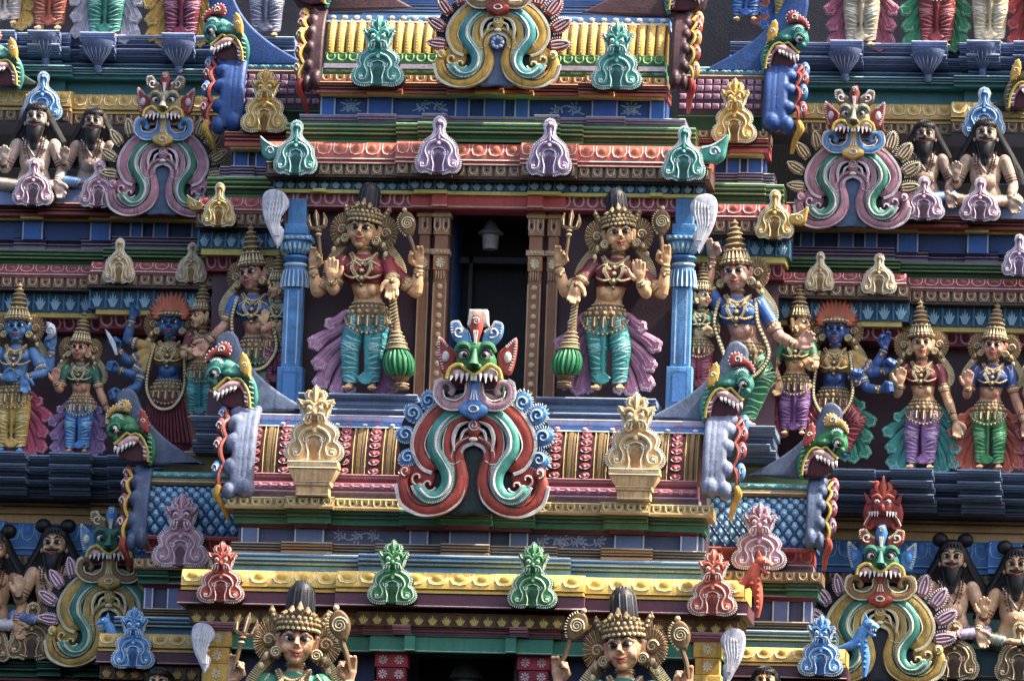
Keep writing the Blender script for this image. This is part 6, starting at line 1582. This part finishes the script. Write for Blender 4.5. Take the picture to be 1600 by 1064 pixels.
f = fig('god_statue', 'blue-skinned god in yellow trousers and gold cone crown at the left photo edge', 18, 708, 122, .79, skin='#5084b8', top=None, legsc='#b8943a', foldc='#e0c678', group=STD, drape=[(1, '#a83c58', '#d68ca0')], female=False,
    arms=[((-34, 206), (-54, 158), (-20, 148), ('open', 10, 1), 0, -18), ((34, 206), (60, 160), (24, 150, -30), ('down', -80, 1), 0, -14), ((34, 204), (68, 170, 0), (74, 214, -6), ('pinch', 95, 1), 0, 0)])
sh = thing('conch', 'white conch in the blue god\'s raised hand at the left edge', 'conch', at(f, 70, -14, 244, .79)); e = MB(); e.tube(cr([(-2, -10), (2, 0), (0, 10), (-6, 18)], 5), [2, 8, 7, 1], '#d8dce6', 10); e.tube([(p[0], -7, p[1]) for p in spiral(0, 2, 7, 1, 0, 500, 18)], 1.2, '#9fb4d0', 4); e.build('shell', sh)
fig('lady_statue', 'small lady in green blouse, blue trousers and lilac sashes on the left outer ledge', 121, 708, 118, .655, top='#2c6e58', legsc='#3a78b8', foldc='#86b8e0', group=STD, hip=5, chest=-3, head=(-2, -8, 4), drape=[(1, '#7a5a88', '#b8a0c4', .8), (-1, '#7a5a88', '#b8a0c4', 1)], arms=[palm(-1, 58, 170), down(1, 74, 100)], skin='#cc9270', vox=1.3)
k1 = fig('goddess_statue', 'blue many-armed goddess with flame hair and dark red flared skirt, left of the side wing', 258, 702, 118, .785, skin='#38689c', top='#b08c3a', group='flame-haired blue goddesses', fire=True, crown=None, garland=True, skirt='#6a2030', halo=True, vox=1.3,
    arms=[((-36, 206), (-88, 220, -4), (-78, 268, -8), ('pinch', 80, -1), 0, -4), ((-36, 202), (-82, 176, -8), (-104, 200, -14), ('grip', 120, -1), 0, -8), ((-36, 198), (-72, 148, -14), (-100, 158, -20), ('grip', 165, -1), 0, -12), ((-36, 196), (-60, 122, -18), (-90, 108, -26), ('grip', 195, -1), 0, -16), ((36, 204), (54, 166, -4), (60, 140, -14), ('down', -80, 1), 0, -4)])
kn = thing('knife', 'pale curved blade in a hand of the left flame-haired goddess', 'knife', at(k1, -104, -30, 205, .785)); e = MB(); e.plate(cr([(-2, -14), (2, -14), (-2, 4), (-12, 20), (-20, 26), (-12, 8), (-6, -4)], 4), -2, 2, '#c9ccd6', 1); e.build('blade', kn)
fig('lady_statue', 'small lady in maroon blouse looking left, between the flame-haired goddess and the side wing', 312, 655, 96, .64, top='#7a2438', legsc='#2a7a7c', foldc='#5aaaa4', group=STD, head=(-6, -55), arms=[down(1, 30, 96), ((-34, 206), (-46, 160), (-30, 150), ('grip', 60, 1), 0, -14)], drape=[(1, '#6a2438', '#a86878', .7)], vox=1.3, halo=False)
fig('god_statue', 'tall figure in blue blouse glancing left, half hidden behind the left beast fin', 394, 648, 14, .87, top='#2f68b4', legsc='#3c7a58', foldc='#78ac84', group='tall leaning figures beside the blue pillars', head=(-4, -22, -5), hip=6, chest=-6, skin='#c48e74',
    arms=[((-36, 206), (-56, 160), (-84, 128, -20), ('down', -130, -1), 0, -8), ((36, 206), (52, 160), (34, 140), ('grip', 120, 1), 0, -14)], garland=True)
fig('lady_statue', 'little lady in teal top looking left, squeezed against the left blue pillar', 430, 605, 4, .62, top='#23756a', legsc='#8c4058', foldc='#bc7c90', group=STD, head=(-4, -48), arms=[down(1, 40, 92), palm(-1, 30, 160)], halo=False, vox=1.3, skin='#dcab78')
fig('lady_statue', 'little lady in dark teal top looking right, squeezed against the right blue pillar', 1091, 612, 4, .585, top='#1f6458', legsc='#8c2c3c', foldc='#b86470', group=STD, head=(4, 42), arms=[down(-1, 26, 96), ((34, 206), (46, 160), (26, 150), ('grip', 120, -1), 0, -14)], halo=False, vox=1.3, skin='#dcab78')
fig('god_statue', 'tall striding figure in blue blouse and green trousers reaching right with an open palm', 1153, 667, 14, .94, top='#2f6ab8', legsc='#2f8050', foldc='#8cc49a', group='tall leaning figures beside the blue pillars', head=(-2, -8, -4), hip=12, chest=-8, skin='#cc9880', garland=True,
    legs=[((-15, 118), (-30, 66), (-44, 12), -110), ((16, 118), (44, 84), (14, 10), -60)],
    arms=[((36, 206), (66, 150, -10), (96, 134, -20), ('open', 40, -1), 0, -8), ((-36, 206), (-58, 236), (-50, 282), ('pinch', 90, -1), 0, -4)])
fig('lady_statue', 'small lady in green blouse and purple trousers seen in profile beside the right goddess', 1240, 680, 96, .69, top='#2a7a54', legsc='#6c3c74', foldc='#a078a8', group=STD, head=(6, 60), arms=[down(-1, 34, 120), ((34, 206), (46, 160), (36, 150), ('grip', 120, -1), 0, -14)], drape=[(-1, '#8c2c3c', '#b86470', .7)], halo=False, vox=1.3)
k2 = fig('goddess_statue', 'blue many-armed goddess with flame hair and red trousers, right of the side wing', 1300, 716, 118, .79, skin='#345c9c', top='#a8843a', legsc='#8c2c38', foldc='#bc6068', group='flame-haired blue goddesses', fire=True, crown=None, garland=True, vox=1.3,
    legs=[((-16, 112), (-52, 70), (-34, 12), -120), ((16, 112), (50, 74), (20, 12), -60)], drape=[(1, '#2a8068', '#7cc0a4', 1.1)],
    arms=[((36, 206), (80, 180, -4), (100, 224, -8), ('pinch', 90, 1), 0, -4), ((36, 202), (74, 168, -8), (106, 176, -14), ('grip', 60, 1), 0, -8), ((36, 198), (66, 140, -14), (96, 136, -20), ('grip', 10, 1), 0, -12), ((-36, 204), (-56, 166, -4), (-50, 130, -14), ('down', -100, -1), 0, -4), ((30, 196), (44, 150, -18), (46, 150, -30), ('grip', 80, 1), 0, -20)])
fig('lady_statue', 'lady in maroon blouse, lilac trousers and sea-green sashes on the right outer ledge', 1438, 733, 122, .77, top='#7c2a34', legsc='#8a5a96', foldc='#c4a4cc', group=STD, hip=5, chest=-3, head=(-1, 6, -3), drape=[(1, '#2f8a80', '#86c8bc', 1.05), (-1, '#2f8a80', '#86c8bc', 1.05)], arms=[palm(-1, 44, 170), down(1, 70, 96)], skin='#dca878')
fig('lady_statue', 'lady in blue blouse, green trousers and orange sashes on the right outer ledge', 1546, 733, 122, .755, top='#2c4c90', legsc='#2c8040', foldc='#7cc084', group=STD, hip=-5, chest=3, head=(1, -6, 3), drape=[(1, '#a8482e', '#dc9478', 1.05), (-1, '#a8482e', '#dc9478', 1.05)], arms=[palm(-1, 48, 168), down(1, 70, 96)], skin='#cc9070')
fig('lady_statue', 'lady half cut off by the right photo edge on the outer ledge', 1640, 735, 122, .77, top='#7c2a34', legsc='#2f6a9c', foldc='#7cb0d4', group=STD, drape=[(-1, '#9c3c48', '#d08890', .8)], arms=[palm(-1, 40, 186), down(1)], skin='#dca878')
# ---- upper row, only their legs in the photo
UP = 'upper row figures cropped at the thighs'
def upper(px, py, s, legsc, foldc, label, dr=(), name='statue_of_standing_figure', **kw):
    fig('standing_statue', label, px, py, 196, s, legsc=legsc, foldc=foldc, group=UP, drape=dr, only='legs', necklace=False, halo=False, vox=1.4, **kw)
upper(8, 41, .8, '#b8b0a8', '#e4dcd4', 'white-trousered legs at the top left corner', [(1, '#c99c2e', '#ecd68c', .7)])
upper(77, 49, .82, '#a8503a', '#d89078', 'orange-red trousered legs, second from the top left corner', [])
upper(164, 62, .86, '#2c8070', '#7cc4b0', 'teal trousered legs between two pale grey sashes', [(1, '#a9a4b4', '#d8d4e0', .85), (-1, '#a9a4b4', '#d8d4e0', .85)])
upper(283, 67, .86, '#7a2a44', '#b47c90', 'maroon trousered legs between two golden yellow sashes', [(1, '#b8902e', '#e8d080', .8), (-1, '#c99a30', '#ecd68c', .9)])
upper(415, 60, .8, '#7c7c94', '#b4b4c8', 'grey trousered legs behind the left blue fin', [])
upper(1345, 75, .82, '#b8a888', '#e8dcc0', 'ivory banded legs between two rose sashes', [(1, '#9c4c64', '#cc8ca0', .85), (-1, '#9c4c64', '#cc8ca0', .85)])
upper(1463, 76, .82, '#8c2c30', '#c47470', 'red banded legs between two green sashes', [(1, '#2c7a4c', '#7cbc8c', .8), (-1, '#2f8a5c', '#86c898', .85)])
upper(1546, 72, .8, '#c4b088', '#ecdcb4', 'stout cream-coloured legs at the upper right', [], )
upper(1628, 72, .8, '#a8342c', '#d4807c', 'red sash and legs cut by the top right corner', [(-1, '#a8342c', '#d4807c', .9)])
upper(1232, 46, .7, '#b08c38', '#e0c678', 'ochre trousered legs behind the right blue fin', [(-1, '#2c5ca8', '#7ca4dc', .9)])
upper(1165, 34, .7, '#2c5ca8', '#7ca4dc', 'blue-skirted legs above the right purple-scaled roof', [(1, '#a8482e', '#dc9478', .6)])
# ---- seated bearded sages
SG = 'seated bearded sages'
def sage(px, pyhead, d, s, skin, cloth, label, mane=True, flip=1, foldc=None):
    hz_ = 16; dzz = hz_-118; zh = 253+dzz
    q = flip
    fig('sage_statue', label, px, pyhead+zh*s*.99, d, s, skin=skin, legsc=cloth, foldc=foldc, beard=True, crown=None, mane=mane, halo=False, seated=True, hz=hz_, female=False, group=SG, plump=1.3, vox=1.2,
        legs=[((-16, 112), (-66, 16, -14), (-16, 8, -44), 0, 1), ((16, 112), (66, 16, -14), (14, 6, -50), 180, 1)],
        arms=[((-q*38, 204), (-q*58, 150, -8), (-q*58, 160, -30), ('open', 90-q*4, q), 0, -8), ((q*38, 204), (q*58, 150, -4), (q*52, 116, -36), ('down', -60 if q > 0 else -120, q), 0, -4)])
sage(52, 184, 130, .8, '#b4a090', '#c4ac94', 'stout sage with moustache at the upper left, nearest the photo edge', foldc='#dccab8')
sage(142, 190, 130, .72, '#967f70', '#5c8cc0', 'sage in pale blue cloth beside the upper left mauve arch', foldc='#9cbcdc', flip=1)
sage(1443, 212, 130, .72, '#967c6c', '#5c84b4', 'sage in blue cloth beside the upper right mauve arch', foldc='#9cbcdc')
sage(1538, 211, 130, .78, '#b0967e', '#c4a284', 'sage in peach cloth with high black hair near the upper right edge', foldc='#e4c8b0')
sage(79, 852, 150, .86, '#cfa67c', '#5c6ca0', 'sage with two black hair buns beside the lower left ochre arch', mane='buns', foldc='#98a4cc')
sage(-14, 860, 150, .86, '#b88a60', '#b4b4bc', 'ruddy sage mostly cut off by the lower left photo edge', mane='buns', foldc='#dcdce4')
sage(1485, 876, 150, .84, '#cfa680', '#8c7c9c', 'sage with two black hair buns and curled moustache beside the lower right arch', mane='buns', foldc='#b8acc4')
sage(1586, 888, 150, .84, '#c89c72', '#9ca490', 'sage with black beard at the lower right photo edge', mane='buns', foldc='#d0d4c4')

for px_, L_ in ((240, 'left'), (1190, 'right')):
    fig('attendant_statue', 'black-haired attendant under the lowest %s wing, only the hair in the photo' % L_, px_, 1252, -72, .72, top='#6c2c3c', legsc='#2c6a70', crown=None, mane=True, halo=False, group='attendants under the lowest wings', arms=[palm(-1), down(1)], vox=1.5)
EXPO = 1.42
# ------------------------------------------------------------------ camera, light, air
cam = bpy.data.objects.new('camera', bpy.data.cameras.new('camera')); COL.objects.link(cam)
cam.data.sensor_width = 36; cam.data.lens = 36*DIST/1600; cam.data.clip_start = 1; cam.data.clip_end = 3000
m4 = Matrix.Identity(4)
for i in range(3): m4[i][0] = RR[i]; m4[i][1] = UU[i]; m4[i][2] = -F_[i]; m4[i][3] = CAM[i]*S
cam.matrix_world = m4; scene.camera = cam
w = bpy.data.worlds.new('World'); scene.world = w; w.use_nodes = True
bg = w.node_tree.nodes['Background']
sk = w.node_tree.nodes.new('ShaderNodeTexSky'); sk.sky_type = 'NISHITA'; sk.sun_disc = False
EL, AZ = R(56), R(96)        # high sun at the right end of the facade, just grazing it (azimuth clockwise from facade normal's right)
sd = Vector((cos(EL)*sin(AZ), cos(EL)*cos(AZ), sin(EL)))   # direction to the sun; y<0 is in front
sk.sun_elevation = EL; sk.sun_rotation = math.atan2(sd.x, sd.y)
sk.air_density = .9; sk.dust_density = 5; sk.ozone_density = 1
w.node_tree.links.new(sk.outputs[0], bg.inputs[0]); bg.inputs[1].default_value = .15
sun = bpy.data.objects.new('sun', bpy.data.lights.new('sun', 'SUN')); COL.objects.link(sun)
sun.data.energy = 4.6; sun.data.angle = R(.5); sun.data.color = (1, .91, .75)
sun.rotation_euler = sd.to_track_quat('Z', 'Y').to_euler()
scene.view_settings.view_transform = 'Standard'; scene.view_settings.look = 'None'; scene.view_settings.gamma = 1
scene.view_settings.exposure = EXPO
